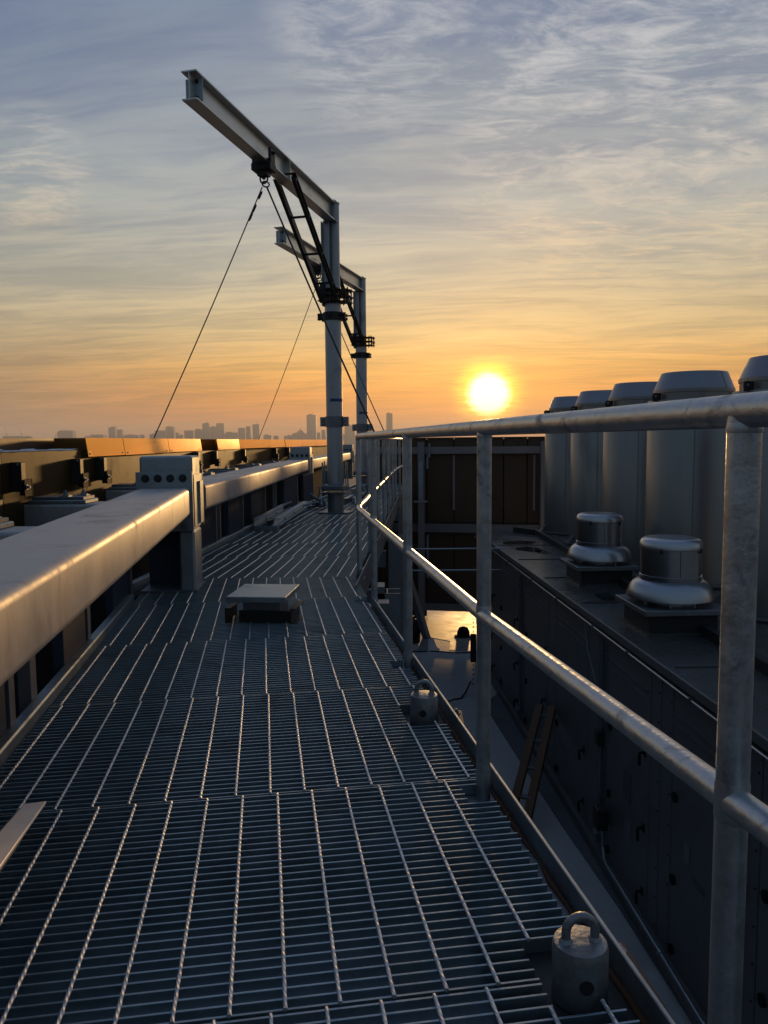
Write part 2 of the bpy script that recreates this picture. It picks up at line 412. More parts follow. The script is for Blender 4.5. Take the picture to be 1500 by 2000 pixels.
seams = [-1.55, -.62, .38, 1.335, 2.225, 3.145, 4.06, 5.06]
offs = [.02, .012, -.008, .018, -.0025, -.012, .004]
tl, tr = -.865, .64
rodmesh = {}
for i in range(len(seams) - 1):
    s0, s1 = seams[i] + .004, seams[i + 1] - .004; L = s1 - s0
    skew = rng.uniform(-.004, .004)
    po = None
    for s_ in (s0 + .003, s1 - .003):                 # banding bars closing the panel's ends
        c_ = [c for c in cuts if abs(c[0] - s_) < c[1]]; t1 = min([tr] + [c[2] for c in c_])
        pan = MB(); pan.beam(P1(s_, tl, -BD / 2 + .0003), P1(s_, t1, -BD / 2 + .0003), .005, BD)
        if po is None: po = put('grating_panel', pan, M['grating'], walk)
        else: put('banding_bar', pan, M['grating'], po)
    near = i >= 1
    nb_ = int(round(L / PITCH)); joined = MB()
    for k in range(1, nb_):
        s_ = s0 + L * k / nb_; t1 = tr + rng.uniform(-.002, .002)
        for c in cuts:
            if abs(c[0] - s_) < c[1]: t1 = min(t1, c[2])
        if near:
            ln = round(t1 - tl, 2)
            T = Matrix.Translation(P1(s_, tl + ln / 2, rng.uniform(-.0006, .0006))) @ Matrix.Rotation(math.atan2(n1v.y, n1v.x) + rng.uniform(-.0012, .0012), 4, 'Z')
            inst('bearing_bar', bar_mesh(ln), po, T)
        else: joined.beam(P1(s_, tl, -BD / 2), P1(s_, t1, -BD / 2), BT, BD)
    kL = round(L, 3)
    if kL not in rodmesh: rodmesh[kL] = twisted(L)
    for j in range(-9, 8):
        t = j * .1016 + offs[i] - .0025
        if t < tl + .02 or t > tr - .015: continue
        if any(c[0] + c[1] > s0 + .03 and c[0] - c[1] < s1 - .03 and t > c[2] - .01 for c in cuts):
            # stop the rod at the notch
            segs = [(s0, s1)]
            for c in cuts:
                if t > c[2] - .01:
                    segs = [q_ for a, b in segs for q_ in ((a, min(b, c[0] - c[1])), (max(a, c[0] + c[1]), b)) if q_[1] - q_[0] > .04]
            for a, b in segs:
                inst('cross_rod', twisted(b - a), po, Matrix.Translation(P1(a, t, .0015)) @ Matrix.Rotation(math.atan2(-a1.x, a1.y), 4, 'Z'))
            continue
        T = Matrix.Translation(P1(s0, t, .0015)) @ Matrix.Rotation(math.atan2(-a1.x, a1.y) + skew * .3, 4, 'Z')
        inst('cross_rod', rodmesh[kL], po, T)
    if not near: put('bearing_bar', joined, M['grating'], po, kind='stuff')


def fan_panel(l0, r0, l1, r1, off):
    """a far panel between two seam lines; bars too thin to pick apart are joined"""
    l0, r0, l1, r1 = (Vector((*p, 0)) for p in (l0, r0, l1, r1))
    po = None
    for a, b in ((l0, r0), (l1, r1)):
        d = ((l1 - l0).normalized() * .006) * (1 if a is l0 else -1)
        pan = MB(); pan.beam(a + d + Vector((0, 0, -BD / 2)), b + d + Vector((0, 0, -BD / 2)), .005, BD)
        if po is None: po = put('grating_panel', pan, M['grating'], walk)
        else: put('banding_bar', pan, M['grating'], po)
    J = MB(); Lm = ((l1 - l0).length + (r1 - r0).length) / 2; nb_ = int(Lm / PITCH)
    for k in range(1, nb_):
        f = k / nb_
        J.beam(l0.lerp(l1, f) + Vector((0, 0, -BD / 2)), r0.lerp(r1, f) + Vector((0, 0, -BD / 2)), BT, BD)
    put('bearing_bars', J, M['grating'], po, kind='stuff').name = 'bearing_bar'
    wd = (r0 - l0).length; wd1 = (r1 - l1).length; t = .05 + off
    while t < wd - .03:
        b = MB(); p = l0.lerp(r0, t / wd); q_ = l1.lerp(r1, min(1, (t + (wd1 - wd) * .5) / wd1))
        d = (q_ - p).normalized() * .008
        b.tube([p + d + Vector((0, 0, .001)), q_ - d + Vector((0, 0, .001))], .0046, 5)
        put('cross_rod', b, M['rod'], po); t += .1016


ys = [5.84, 6.92, 7.86, 8.91, 9.72, 10.55, 11.45, 12.35, 13.25, 14.15, 15.05, 15.95, 16.85, 17.75, 18.65]
e0l, e0r = P1(5.066, -.875), P1(5.066, .665)
pl, pr = (e0l.x, e0l.y), (e0r.x, e0r.y)
for i, y in enumerate(ys):
    yl = y - .02; l1, r1 = (LX(yl), yl), (RX(y), y + .02)
    fan_panel(pl, pr, l1, r1, (0, .035, .012, .05, .022, .06, .03, .01)[i % 8]); pl, pr = (l1[0], l1[1] + .006), (r1[0], r1[1] + .006)

# edges: kick plate with bright top, stringers, rust seam, left kerb plate
KT = .681
b = MB(); b.beam(P1(-2, KT, -.052), P1(4.93, KT, -.052), .010, .164, bev=.002); put('kick_plate', b, M['galv'], walk)
b = MB(); b.beam(P1(-2, .625, -.037), P1(5.0, .625, -.037), .095, .007); b.beam(P1(-2, .665, -.20), P1(5.0, .665, -.20), .012, .26); put('stringer', b, M['galv_dark'], walk)
b = MB(); b.tube([P1(-2 + .1 * k, .669 + rng.uniform(-.004, .004), -.03) for k in range(70)], [.007 + rng.uniform(-.004, .004) for k in range(70)], 6); put('weld_seam', b, M['rust'], walk, label='rusty weld seam')
kx = lambda y: RX(y) + .045
for ya, yb in ((5.35, 10.9), (10.93, 14.0), (14.03, 18.6)):
    b = MB(); b.beam((kx(ya), ya, -.09), (kx(yb), yb, -.09), .008, .24, bev=.001); put('kick_plate', b, M['galv_dark'], walk)
b = MB(); b.beam(P1(-2, -.895, -.01), P1(5.22, -.895, -.01), .05, .11, bev=.006); put('kerb_plate', b, M['galv'], walk)
b = MB(); b.beam((LX(5.45) - .03, 5.4, -.01), (LX(9.95) - .03, 9.95, -.01), .05, .11, bev=.006); b.beam((LX(10.02) - .03, 9.99, -.01), (LX(19) - .03, 19, -.01), .05, .11, bev=.006); put('kerb_plate', b, M['galv'], walk)
# bearers and legs below
for y, x0, x1 in ((1.4, -.95, .4), (3.2, -1.3, .14), (5.0, -1.6, -.12), (7.0, -1.68, -.12), (9.5, -1.52, .02), (12, -1.3, .13), (15, -.95, .3)):
    b = MB(); b.beam((x0, y, -.42), (x1, y, -.42), .12, .2); put('cross_bearer', b, M['galv_dark'], walk)
for x, y in ((.02, 5.9), (.15, 9.4), (.35, 13.6)):
    b = MB(); b.prism(ibeam(.2, .2, .014, .012), (x, y, ZR), (x, y, -.12), upv=(0, 1, 0)); put('leg', b, M['galv_dark'], walk)
b = MB(); b.beam((-.08, 5.9, -.14), (.0, 5.9, -.14), .2, .14); put('end_bracket', b, M['galv_dark'], walk)
b = MB(); b.beam((-.05, 5.32, -.18), (.03, 5.32, -.18), .14, .2); put('end_bracket', b, M['galv_dark'], walk)

# ------------------------------------------------------------------ railing
rail = thing('guard_railing', 'galvanised pipe railing with top and middle rail along the walkway edge', 'railing')
RR = .0215
ZT, ZM = 1.078, .53
d1 = Vector((-.1335, 1, 0)).normalized()
near0 = Vector((.291, 2.208, 0))
rp = lambda y, z: near0 + Vector(((-.1335 if y > 2.208 else -.146) * (y - 2.208), y - 2.208, z + (.021 * max(0, 2.208 - y) if 0 < z < .8 else 0)))
path = [(-2.0 + .12 * k) for k in range(67)]
corner = 5.93
cx_ = rp(corner, 0).x
rx2 = lambda y: RX(y) + .015


def rail_path(z, y_end, droop=0.0):
    pts = [rp(y, z) for y in (-2.2, -1, 0, 1, 2.2, 3.5, 4.9, 5.7)]
    for k in range(6):                                  # the bend
        f = k / 5; a = rp(5.7 + .20 * f, z); c = Vector((rx2(5.9 + .25 * f), 5.9 + .25 * f, z)); pts.append(a.lerp(c, f * f * (3 - 2 * f)))
    for y in (6.6, 7.4, 8.4, 9.5, 10.9, 12.2, 14.0, 15.4, 16.8, 18.4):
        if y <= y_end: pts.append(Vector((rx2(y) + (.006 * math.sin(y * 5)), y, z)))
    return pts


b = MB(); b.tube(rail_path(ZT, 18.4), RR * 1.04, 20); put('top_rail', b, M['galv_tube'], rail)
b = MB(); b.tube(rail_path(ZM, 18.4), RR * .98, 20); put('middle_rail', b, M['galv_tube'], rail)
for x, y in [(rp(-1.2, 0).x, -1.2), (rp(-.1, 0).x, -.1), (rp(1.0, 0).x, 1.0), (.291, 2.225), (.108, 3.53), (-.068, 4.97), (rx2(6.05), 6.05)] + [(rx2(y), y) for y in (7.3, 8.55, 9.8, 10.9, 11.3, 12.5, 13.7, 14.9, 16.1, 17.3)]:
    b = MB(); b.tube([(x, y, -.06), (x, y, ZT - .004)], RR, 20)
    po = put('post', b, M['galv_tube'], rail)
    w = MB()                                            # weld collars where the rails meet the post
    w.lathe([(RR * .99, -.016), (RR * 1.07, -.010), (RR * 1.0, -.002)], (x, y, ZT - .014), 20, caps=False)
    put('weld_collar', w, M['galv_tube'], po); w = MB()
    w.lathe([(RR * .97, -.032), (RR * 1.06, -.022), (RR * 1.06, .022), (RR * .97, .032)], (x, y, ZM + .021 * max(0, 2.208 - y)), 20, caps=False)
    put('weld_collar', w, M['galv_tube'], po)
    w = MB(); w.box((x, y, -.05), (.075, .075, .03), bev=.004); put('foot_plate', w, M['galv_dark'], po)

# ------------------------------------------------------------------ box beams and their posts on the left
BW, BH, ZB = .345, .195, .735


def bpost(x, y, rz, label, wide=.36):
    t = thing('support_post', label, 'post', (x, y, 0), rz, 'galvanised posts of the box beam rail')
    b = MB(); b.box((0, .0, .69), (wide, .30, .52), bev=.012)
    b.box((wide / 2 - .055, 0, .215), (.11, .30, .43), bev=.014); put('column', b, M['galv'], t, False)
    b = MB(); b.box((-.055, .07, .222), (wide - .115, .10, .414)); put('web', b, M['rib'], t, False)  # dark panel colour stands in for the shade inside the open column
    b = MB(); b.box((0, 0, .008), (wide + .03, .36, .016)); put('base_plate', b, M['galv_dark'], t, False)
    for sgn in (-1, 1):
        b = MB(); b.box((0, sgn * .215, .64), (wide + .02, .02, .41), bev=.002); f = put('flange_plate', b, M['galv'], t, False)
        b = MB(); b.box((0, sgn * .184, .64), (wide * .9, .042, .36)); put('splice_plate', b, M['galv_dark'], t, False)
        for k in range(4):
            b = MB(); b.bolt((-.125 + .0835 * k, sgn * .226, .80), (0, sgn, 0), .017, .018); put('bolt', b, M['black_steel'], f, False)
        b = MB(); b.bolt((.125, sgn * .226, .468), (0, sgn, 0), .016, .016); put('bolt', b, M['galv_dark'], f, False)
    b = MB(); b.box((wide / 2 + .004, 0, .64), (.014, .33, .36)); b.box((wide / 2 + .018, .06, .62), (.016, .13, .30)); put('side_plate', b, M['galv'], t, False)
    return t


bp1 = bpost(-1.515, 5.47, .07, 'nearest galvanised post joining two box beams at the bend')
bp2 = bpost(-1.45, 13.6, -.03, 'second galvanised post just left of the first crane mast', .34)
bp3 = bpost(-1.02, 21.6, -.1, 'farthest galvanised post, small, behind the first crane mast', .34)


def bbeam(a, b_, label):
    t = thing('box_beam', label, 'beam', a, 0, 'galvanised box beams of the left rail')
    b = MB(); b.prism(rrect(BW, BH, .031, 5), a, b_, smooth=True); put('tube', b, M['galv_beam'], t)
    return t


zc_ = ZB - BH / 2
bbeam((-.55, -1.2, zc_), (-1.50, 5.235, zc_), 'huge near galvanised box beam with golden lit edge at left')
bbeam((-1.495, 5.71, zc_), (-1.47, 13.37, zc_), 'second box beam running from the near post to the second post')
bbeam((-1.43, 13.83, zc_), (-1.06, 21.36, zc_), 'far short looking box beam passing behind the first crane mast')

# ------------------------------------------------------------------ screen wall under the beams
scr = thing('screen_wall', 'dark wall of slate panels and black gaps under the box beams', 'wall')
b = MB()
wl = [(-.855 - .42 + .3, -1.5), (-2.16, 5.3), (-2.06, 10.0), (-1.55, 14.2), (-1.1, 19)]
b.beam(P1(-1.5, -1.33, -1.45), P1(5.3, -1.33, -1.45), .04, 3.9); b.beam((-2.13, 5.3, -1.45), (-2.0, 10.0, -1.45), .04, 3.9); b.beam((-2.0, 10.0, -1.45), (-1.0, 19.0, -1.45), .04, 3.9)
put('blackout_sheet', b, M['void'], scr)  # black sheet stands in for the dark void behind the panel gaps


def wallpt(y):
    if y < 5.3:
        s_ = (y + .9 * n1v.y * 0 + .139) / .988
        return P1((y - n1v.y * -.94) / a1.y, -.94)
    return Vector((LX(y) - .075, y, 0))


for y0, y1 in ((.9, 1.5), (1.95, 2.62), (3.4, 3.83), (4.55, 5.1), (6.05, 6.6), (7.15, 7.75), (8.3, 8.9), (9.4, 10.12), (11.2, 12.0), (12.5, 13.2), (14.3, 15), (15.7, 16.4)):
    p, q_ = wallpt(y0), wallpt(y1)
    b = MB(); b.beam((p.x, p.y, -.5), (q_.x, q_.y, -.5), .05, 2.0, bev=.004); po = put('panel', b, M['rib'], scr)
    d = (q_ - p).normalized(); e = q_ + d * .045
    b = MB(); b.box((e.x, e.y, -.5), (.07, .04, 2.0)); put('edge_trim', b, M['frame'], po)
for y in (7.98, 10.75, 2.95):
    p = wallpt(y); b = MB(); b.box((p.x, p.y, -.5), (.05, .05, 2.0)); put('stud', b, M['frame'], scr)

# ------------------------------------------------------------------ parapet
par = thing('parapet', 'bronze clad roof parapet behind the box beams at left', 'parapet')
PX = lambda y: (-2.62 - (5.3 - y) * -.15 if y < 5.3 else -2.62 + .003 * (y - 5.3)) if y < 13.4 else -2.60 + .088 * (y - 13.4)


def ppanel(name, y0, y1, x_off, z0, z1, th, m, tilt=0.0, label=None):
    b = MB(); A_, B_ = Vector((PX(y0) + x_off, y0, 0)), Vector((PX(y1) + x_off, y1, 0))
    n_ = Vector(((B_ - A_).y, -(B_ - A_).x, 0)).normalized()
    v = b.vs([A_ + n_ * 0 + Vector((0, 0, z0)), B_ + Vector((0, 0, z0)), B_ - n_ * tilt + Vector((0, 0, z1)), A_ - n_ * tilt + Vector((0, 0, z1)),
              A_ - n_ * th + Vector((0, 0, z0)), B_ - n_ * th + Vector((0, 0, z0)), B_ - n_ * th + Vector((0, 0, z1)), A_ - n_ * th + Vector((0, 0, z1))])
    for f in ((0, 1, 2, 3), (7, 6, 5, 4), (0, 3, 7, 4), (1, 5, 6, 2), (3, 2, 6, 7), (0, 4, 5, 1)): b.face([v[k] for k in f])
    return put(name, b, m, par, label=label)


cop = [6.78, 7.75, 9.35, 11.0], [12.05, 13.75, 16.0, 17.5], [17.54, 19.5, 21.6, 24.0, 27.0]
for run in cop:
    for y0, y1 in zip(run, run[1:]):
        c_ = ppanel('coping_panel', y0 + .008, y1 - .008, .02, .925 + rng.uniform(-.006, .006), 1.092, .30, M['brass'], .022)
        for f in (.06, .94):
            y = y0 + (y1 - y0) * f; bb = MB(); bb.bolt((PX(y) + .021, y, .95), (1, 0, 0), .006, .004); put('screw', bb, M['galv'], c_)
low = [3.2, 5.3, 6.70, 6.8, 8.9, 11.1, 12.1, 14.2, 17.4, 20, 24]
for i, (y0, y1) in enumerate(zip(low, low[1:])):
    ztop = .985 if y1 < 6.75 else .918
    ppanel('inner_panel', y0 + .006, y1 - .006, -.012, .25, ztop, .06, M['brass_shaded'])
for y0, y1 in ((3.2, 5.3), (5.31, 8.5), (8.51, 12.5), (12.51, 18), (18.01, 26)):
    ppanel('outer_panel', y0, y1, -.33, -3.0, 1.088, .04, M['maroon'])
# torn membrane lying on the uncapped stretch
b = MB(); rw = random.Random(5)
for k in range(26):
    y = 4.6 + 2.05 * k / 26 + rw.uniform(-.02, .02); x = PX(y) - rw.uniform(.02, .10)
    h = rw.uniform(.004, .022); w = rw.uniform(.05, .14)
    v = b.vs([(x - .05, y - w, .987), (x + .05, y - w * .6, .987 + h * .3), (x + .045, y + w, .987 + h), (x - .05, y + w * .7, .992 + h * .6)]); b.face(v)
put('torn_membrane', b, M['white'], par, label='torn strip of membrane on the uncapped stretch', kind='stuff')


def bracket():
    t = thing('cladding_bracket', 'x', 'bracket', (0, 0, 0), 0, 'black clips that hold the parapet cladding')
    b = MB(); b.box((.03, 0, .81), (.08, .07, .21), bev=.004); put('clip', b, M['black_steel'], t, False)
    b = MB(); b.box((.10, -.01, .735), (.008, .11, .12)); b.box((.06, .05, .735), (.09, .008, .12)); a = put('angle', b, M['black'], t, False)
    b = MB(); b.bolt((.104, -.03, .74), (1, 0, 0), .012, .012); put('bolt', b, M['galv'], a, False)
    b = MB(); b.tube([(.05, -.05, .9), (.05, .05, .9)], .008, 8); put('rod', b, M['galv'], t, False)
    return t


def outrigger():
    t = thing('outrigger_stub', 'x', 'stub beam', (0, 0, 0), 0, 'galvanised outrigger stubs under the parapet clips')
    b = MB(); b.prism(rrect(.30, .26, .02, 3), (-.62, 0, .47), (.52, 0, .47), smooth=True); put('beam', b, M['galv_beam'], t, False)
    b = MB(); b.box((.12, 0, .615), (.42, .26, .03), bev=.006); put('grout_pad', b, M['galv'], t, False)
    b = MB(); b.box((.12, 0, .641), (.38, .22, .022), bev=.002); p = put('base_plate', b, M['galv_dark'], t, False)
    for x_, y_ in ((.16, -.06), (.25, .05)):
        b = MB(); b.box((x_, y_, .656), (.07, .07, .008)); b.bolt((x_, y_, .66), (0, 0, 1), .017, .02); put('bolt', b, M['galv'], p, False)
    return t


names = ['at the left edge of the picture', 'just right of the torn membrane', 'beside the end of the near coping', 'left of the open coping gap', 'right of the open coping gap', 'below the sixth coping panel', 'left of the tilted coping end', 'at the tilted coping end', 'half hidden behind the second post']
bk = bracket(); first = True
for nm, y in zip(names, (5.45, 6.5, 7.05, 10.6, 11.75, 13.9, 16.4, 17.7, 19.6)):
    lb = 'black cladding clip on the parapet ' + nm
    if first: bk.location = (PX(y), y, 0); bk['label'] = lb; first = False
    else: dup(bk, (PX(y), y, 0), 0, lb)
st = outrigger(); first = True
for nm, y in zip(['lowest at the left picture edge', 'with two large bolts left of the near box beam', 'just left of the nearest post', 'just right of the nearest post', 'under the open coping gap', 'in the middle of the second beam', 'left of the second post', 'close behind the second post'], (4.0, 5.75, 7.4, 9.9, 11.5, 13.6, 15.2, 17.9)):
    lb = 'galvanised stub with bolted plate, ' + nm
    if first: st.location = (PX(y) + .10, y, 0); st['label'] = lb; first = False
    else: dup(st, (PX(y) + .10, y, 0), 0, lb)

# ------------------------------------------------------------------ davit cranes


def crane(loc, rz, label):
    t = thing('davit_crane', label, 'crane', loc, rz, 'davit cranes standing on the walkway')
    b = MB(); b.box((0, 0, .012), (.46, .40, .02), bev=.002); put('base_plate', b, M['galv_dark'], t, False)
    b = MB(); b.tube([(0, 0, .02), (0, 0, .31)], .118, 32); put('sleeve', b, M['galv_dark'], t, False)
    b = MB(); b.box((0, 0, .30), (.38, .34, .022), bev=.003); b.box((0, 0, .375), (.33, .33, .085), bev=.02, seg=2); c_ = put('clamp_box', b, M['galv_dark'], t, False)
    for x_, y_ in ((-.152, -.12), (.152, -.12), (-.152, .12), (.152, .12)):
        b = MB(); b.tube([(x_, y_, .30), (x_, y_, .74)], .012, 8); b.tube([(x_ * .8, y_, .40), (x_ * .8, y_, .76)], .009, 8); put('threaded_rod', b, M['galv'], c_, False)
    b = MB(); b.tube([(0, 0, .42), (0, 0, 1.30)], .116, 32); b.tube([(0, 0, 1.30), (0, 0, 2.98)], .117, 32); put('mast', b, M['mast'], t, False)
    for z, h in ((1.325, .15),):
        b = MB(); b.lathe([(.122, -h / 2), (.136, -h / 2), (.136, h / 2), (.122, h / 2)], (0, 0, z), 32)
        b.box((-.165, 0, z), (.09, .05, h * .9)); b.box((.165, 0, z), (.09, .05, h * .9)); cl = put('clamp_ring', b, M['galv_dark'], t, False)
        for x_ in (-.18, .18):
            b = MB(); b.bolt((x_, -.026, z + .03), (0, -1, 0), .013, .014); b.bolt((x_, -.026, z - .035), (0, -1, 0), .013, .014); put('bolt', b, M['galv'], cl, False)
    b = MB(); b.lathe([(.121, -.055), (.142, -.055), (.142, .055), (.121, .055)], (0, 0, 2.815), 32)
    for z in (2.835, 2.785): b.tube([(-.205, -.06, z), (.205, -.06, z)], .026, 12); b.tube([(-.19, .08, z), (.19, .08, z)], .022, 12)
    cl = put('clamp_ring', b, M['black_steel'], t, False)
    b = MB(); b.bolt((0, -.142, 2.82), (0, -1, 0), .024, .02); put('bolt', b, M['black_steel'], cl, False)
    b = MB(); b.lathe([(.1195, -.022), (.1198, .022)], (0, 0, 1.63), 32, caps=False)   # tape: keep the right front part
    bmesh.ops.delete(b.b, geom=[f for f in b.b.faces if not (f.calc_center_median().x > -.02 and f.calc_center_median().y < .05)], context='FACES')
    put('tape', b, M['blue'], t, False, label='patch of blue tape')
    # upper mast: tube plus square column that carries the boom
    b = MB(); b.tube([(.035, .03, 2.96), (.035, .03, 4.375)], .066, 24); b.lathe([(.067, 0), (.073, .004), (.073, .022), (.06, .026)], (.035, .03, 4.37), 24); put('upper_mast', b, M['mast'], t, False)
    b = MB(); b.prism(ibeam(.115, .12, .010, .010), (-.075, -.03, 2.96), (-.075, -.03, 4.125), upv=(1, 0, 0)); put('column', b, M['mast'], t, False)
    # strut clamp: stacked collar plates
    b = MB()
    for z in (3.02, 3.10, 3.18): b.box((.10, .05, z), (.30, .26, .012)); b.box((-.02, -.06, z), (.30, .24, .012))
    for x_ in (-.12, -.04, .05, .12, .19, .235):
        for y_ in (-.05, .14): b.tube([(x_, y_, 2.99), (x_, y_, 3.21)], .010, 8)
    b.box((-.09, -.165, 3.12), (.085, .02, .27)); cl = put('strut_clamp', b, M['black_steel'], t, False)
    for z in (3.06, 3.16):
        b = MB(); b.bolt((.25, .03, z), (1, 0, 0), .02, .02); put('bolt', b, M['black_steel'], cl, False)
    # boom
    zb, zh = 4.127, .255; zm = zb + zh / 2
    b = MB(); b.prism(ibeam(.15, zh, .013, .009), (0, .06, zm), (0, -4.07, zm)); put('boom', b, M['boom'], t, False)
    b = MB(); b.box((.0, .02, 4.392), (.17, .20, .016)); b.box((.0, -.03, 4.118), (.19, .16, .016))
    for k in range(4): b.bolt((-.05 if k % 2 else .05, .02 + (-.06 if k < 2 else .06), 4.40), (0, 0, 1), .012, .012)
    put('boom_cap', b, M['galv_dark'], t, False)
    b = MB()
    for sx in (-1, 1): b.box((sx * .045, -3.97, zm - .008), (.08, .008, .205))
    e = put('end_plate', b, M['galv'], t, False)
    for sx in (-1, 1):
        for z in (zm + .065, zm - .075):
            b = MB(); b.bolt((sx * .028, -3.974, z), (0, -1, 0), .011, .012); put('bolt', b, M['black_steel'], e, False)
    for sx in (-1, 1):                                # stiffeners on the web at the strut
        b = MB(); b.box((sx * .040, -1.78, zm), (.07, .008, .225)); put('stiffener', b, M['boom'], t, False)
    # trolley with shackle
    d = -2.40
    b = MB(); b.box((0, d, zb - .05), (.23, .17, .075), bev=.004)
    for sx in (-1, 1): b.box((sx * .098, d, zb + .045), (.03, .12, .19)); b.box((sx * .06, d, zb + .028), (.06, .1, .02))
    b.box((0, d, zb - .11), (.12, .10, .06)); tr_ = put('trolley', b, M['black_steel'], t, False)
    b = MB(); b.bolt((.113, d, zb + .10), (1, 0, 0), .018, .018); put('bolt', b, M['black_steel'], tr_, False)
    b = MB(); b.tube([(.045 * math.sin(a), d, zb - .165 - .05 * math.cos(a)) for a in [2 * math.pi * k / 16 for k in range(16)]], .010, 8, closed=True)
    b.tube([(.03 * math.sin(a) + .02, d + .03 * math.sin(a), zb - .225 + .03 * math.cos(a)) for a in [2 * math.pi * k / 12 for k in range(12)]], .009, 8, closed=True)
    b.box((0, d, zb - .14), (.03, .03, .06)); put('shackle', b, M['black_steel'], tr_, False)
    # ladder-like strut
    s0, s1 = Vector((0, -1.78, zb + .06)), Vector((0, -.17, 3.05))
    for sx in (-1, 1):
        x_ = sx * .115
        b = MB(); b.prism([(u * sx, w) for u, w in cprof(.045, .085, .007)], s0 + Vector((x_, 0, 0)), s1 + Vector((x_, 0, 0))); st_ = put('strut', b, M['black_steel'], t, False)
        for f in (.03, .30, .60, .86, .97):
            b = MB(); p = s0.lerp(s1, f) + Vector((x_ + sx * .018, 0, 0)); b.bolt(p, (sx, 0, 0), .010, .010); put('bolt', b, M['galv_dark'], st_, False)
    for f in (.30, .60, .86):
        b = MB(); p = s0.lerp(s1, f); b.tube([p + Vector((-.14, 0, 0)), p + Vector((.11, 0, 0))], .016, 10); put('spacer', b, M['black_steel'], t, False)
    b = MB(); b.tube([s0 + Vector((-.15, 0, .02)), s0 + Vector((.15, 0, .02))], .014, 10); put('pivot_pin', b, M['black_steel'], t, False)
    return t


c1 = crane((-.705, 11.2, .0), R(-14.5), 'nearer and taller looking davit crane with boom reaching toward the camera')
c2 = dup(c1, (-.445, 16.25, .0), R(-16.6), 'farther smaller davit crane behind the first mast')


def rope(pts, r, label):
    b = MB(); P_ = [Vector(p) for p in pts]; A_, B_ = P_[0], P_[-1]
    pp = [A_.lerp(B_, k / 12) - Vector((0, 0, .03 * math.sin(math.pi * k / 12))) for k in range(13)]
    b.tube(pp, r, 6)
    return single('wire_rope', b, M['rope'], label, 'rope', 'guy ropes of the davit cranes')


def hook_of(c, rz):
    return Vector(c) + Matrix.Rotation(rz, 3, 'Z') @ Vector((0, -2.40, 3.875))


h1 = hook_of((-.705, 11.2, 0), R(-14.5)); h2 = hook_of((-.445, 16.25, 0), R(-16.6))
r1 = rope([h1 + Vector((-.02, 0, .0)), (PX(8.85) - .02, 8.85, 1.095)], .0068, 'long rope from the near boom down left to the parapet')
b = MB()
dv = (Vector((PX(8.85) - .02, 8.85, 1.095)) - h1).normalized()
for f in (.10, .26, .36): p = h1 + dv * f; b.tube([p - dv * .05, p - dv * .03, p + dv * .03, p + dv * .05], [.005, .011, .011, .005], 8)
put('turnbuckle', b, M['black_steel'], r1)
rope([h1 + Vector((.03, 0, .0)), (rx2(8.55), 8.55, 1.06)], .0100, 'rope from the near boom crossing in front of the mast to the railing')
rope([h2, (PX(15.15), 15.15, 1.095)], .0062, 'thin rope from the far boom down left to the parapet')
rope([h2 + Vector((.02, 0, 0)), (rx2(10.9), 10.9, 1.06)], .0075, 'rope from the far boom down right to the railing')

# ------------------------------------------------------------------ things on the walkway
cap = thing('capped_base', 'square steel cap plate on a low base in the walkway centre', 'base', (-.715, 4.50, 0), -.09)
b = MB(); b.box((0, .0, .15), (.345, .40, .034), bev=.003); put('cap_plate', b, M['galv'], cap, False)
b = MB(); b.box((.01, .0, .065), (.22, .22, .135), bev=.004); put('pedestal', b, M['galv_dark'], cap, False)
b = MB(); b.box((.03, -.115, .035), (.30, .02, .07)); put('front_plate', b, M['black_steel'], cap, False)
for sx in (-.185, .20):
    b = MB(); b.prism(cprof(.035, .09, .006), (sx, -.13, .04), (sx, .10, .04)); put('side_channel', b, M['black_steel'], cap, False)


def anchor(loc, label, rz):
    t = thing('lifting_anchor', label, 'anchor', loc, rz, 'lifting anchors along the walkway edge')
    b = MB(); b.box((-.01, -.0, -.008), (.33, .30, .012), bev=.003); put('base_plate', b, M['black_steel'], t, False)
    b = MB(); prof = [(.0525, 0), (.054, .006), (.053, .05), (.053, .103), (.050, .113), (.0, .118)]
    b.lathe(prof[:-1] + [(.02, .1165)], (0, 0, 0), 40); body = put('body', b, M['anchor'], t, False)
    b = MB(); b.tube([(-.006, -.0550, .056), (-.006, -.030, .056)], .0135, 20); put('pin_hole', b, M['void'], body, False)
    b = MB(); pts = [(-.0285, 0, .105), (-.0285, 0, .132)] + [(-.0285 * math.cos(a), 0, .134 + .0285 * math.sin(a)) for a in [math.pi * k / 12 for k in range(13)]] + [(.0285, 0, .132), (.0285, 0, .105)]
    b.tube(pts, .0088, 14); lp = put('loop', b, M['anchor'], t, False)
    for sx in (-1, 1): b = MB(); b.lathe([(.016, 0), (.0125, .006), (.009, .010)], (sx * .0285, 0, .111), 16, caps=False); put('weld_collar', b, M['anchor'], lp, False)
    for sx in (-.15, .13):
        for sy in (-.12, .12): b = MB(); b.bolt((sx, sy, -.002), (0, 0, 1), .010, .008); put('bolt', b, M['galv_dark'], t, False)
    return t


an1 = anchor((.370, 1.395, -.030), 'nearest lifting anchor with loop and pin hole, at bottom right', R(6))
dup(an1, (.146, 2.845, -.030), R(-2), 'second lifting anchor farther along beside the railing kick plate')

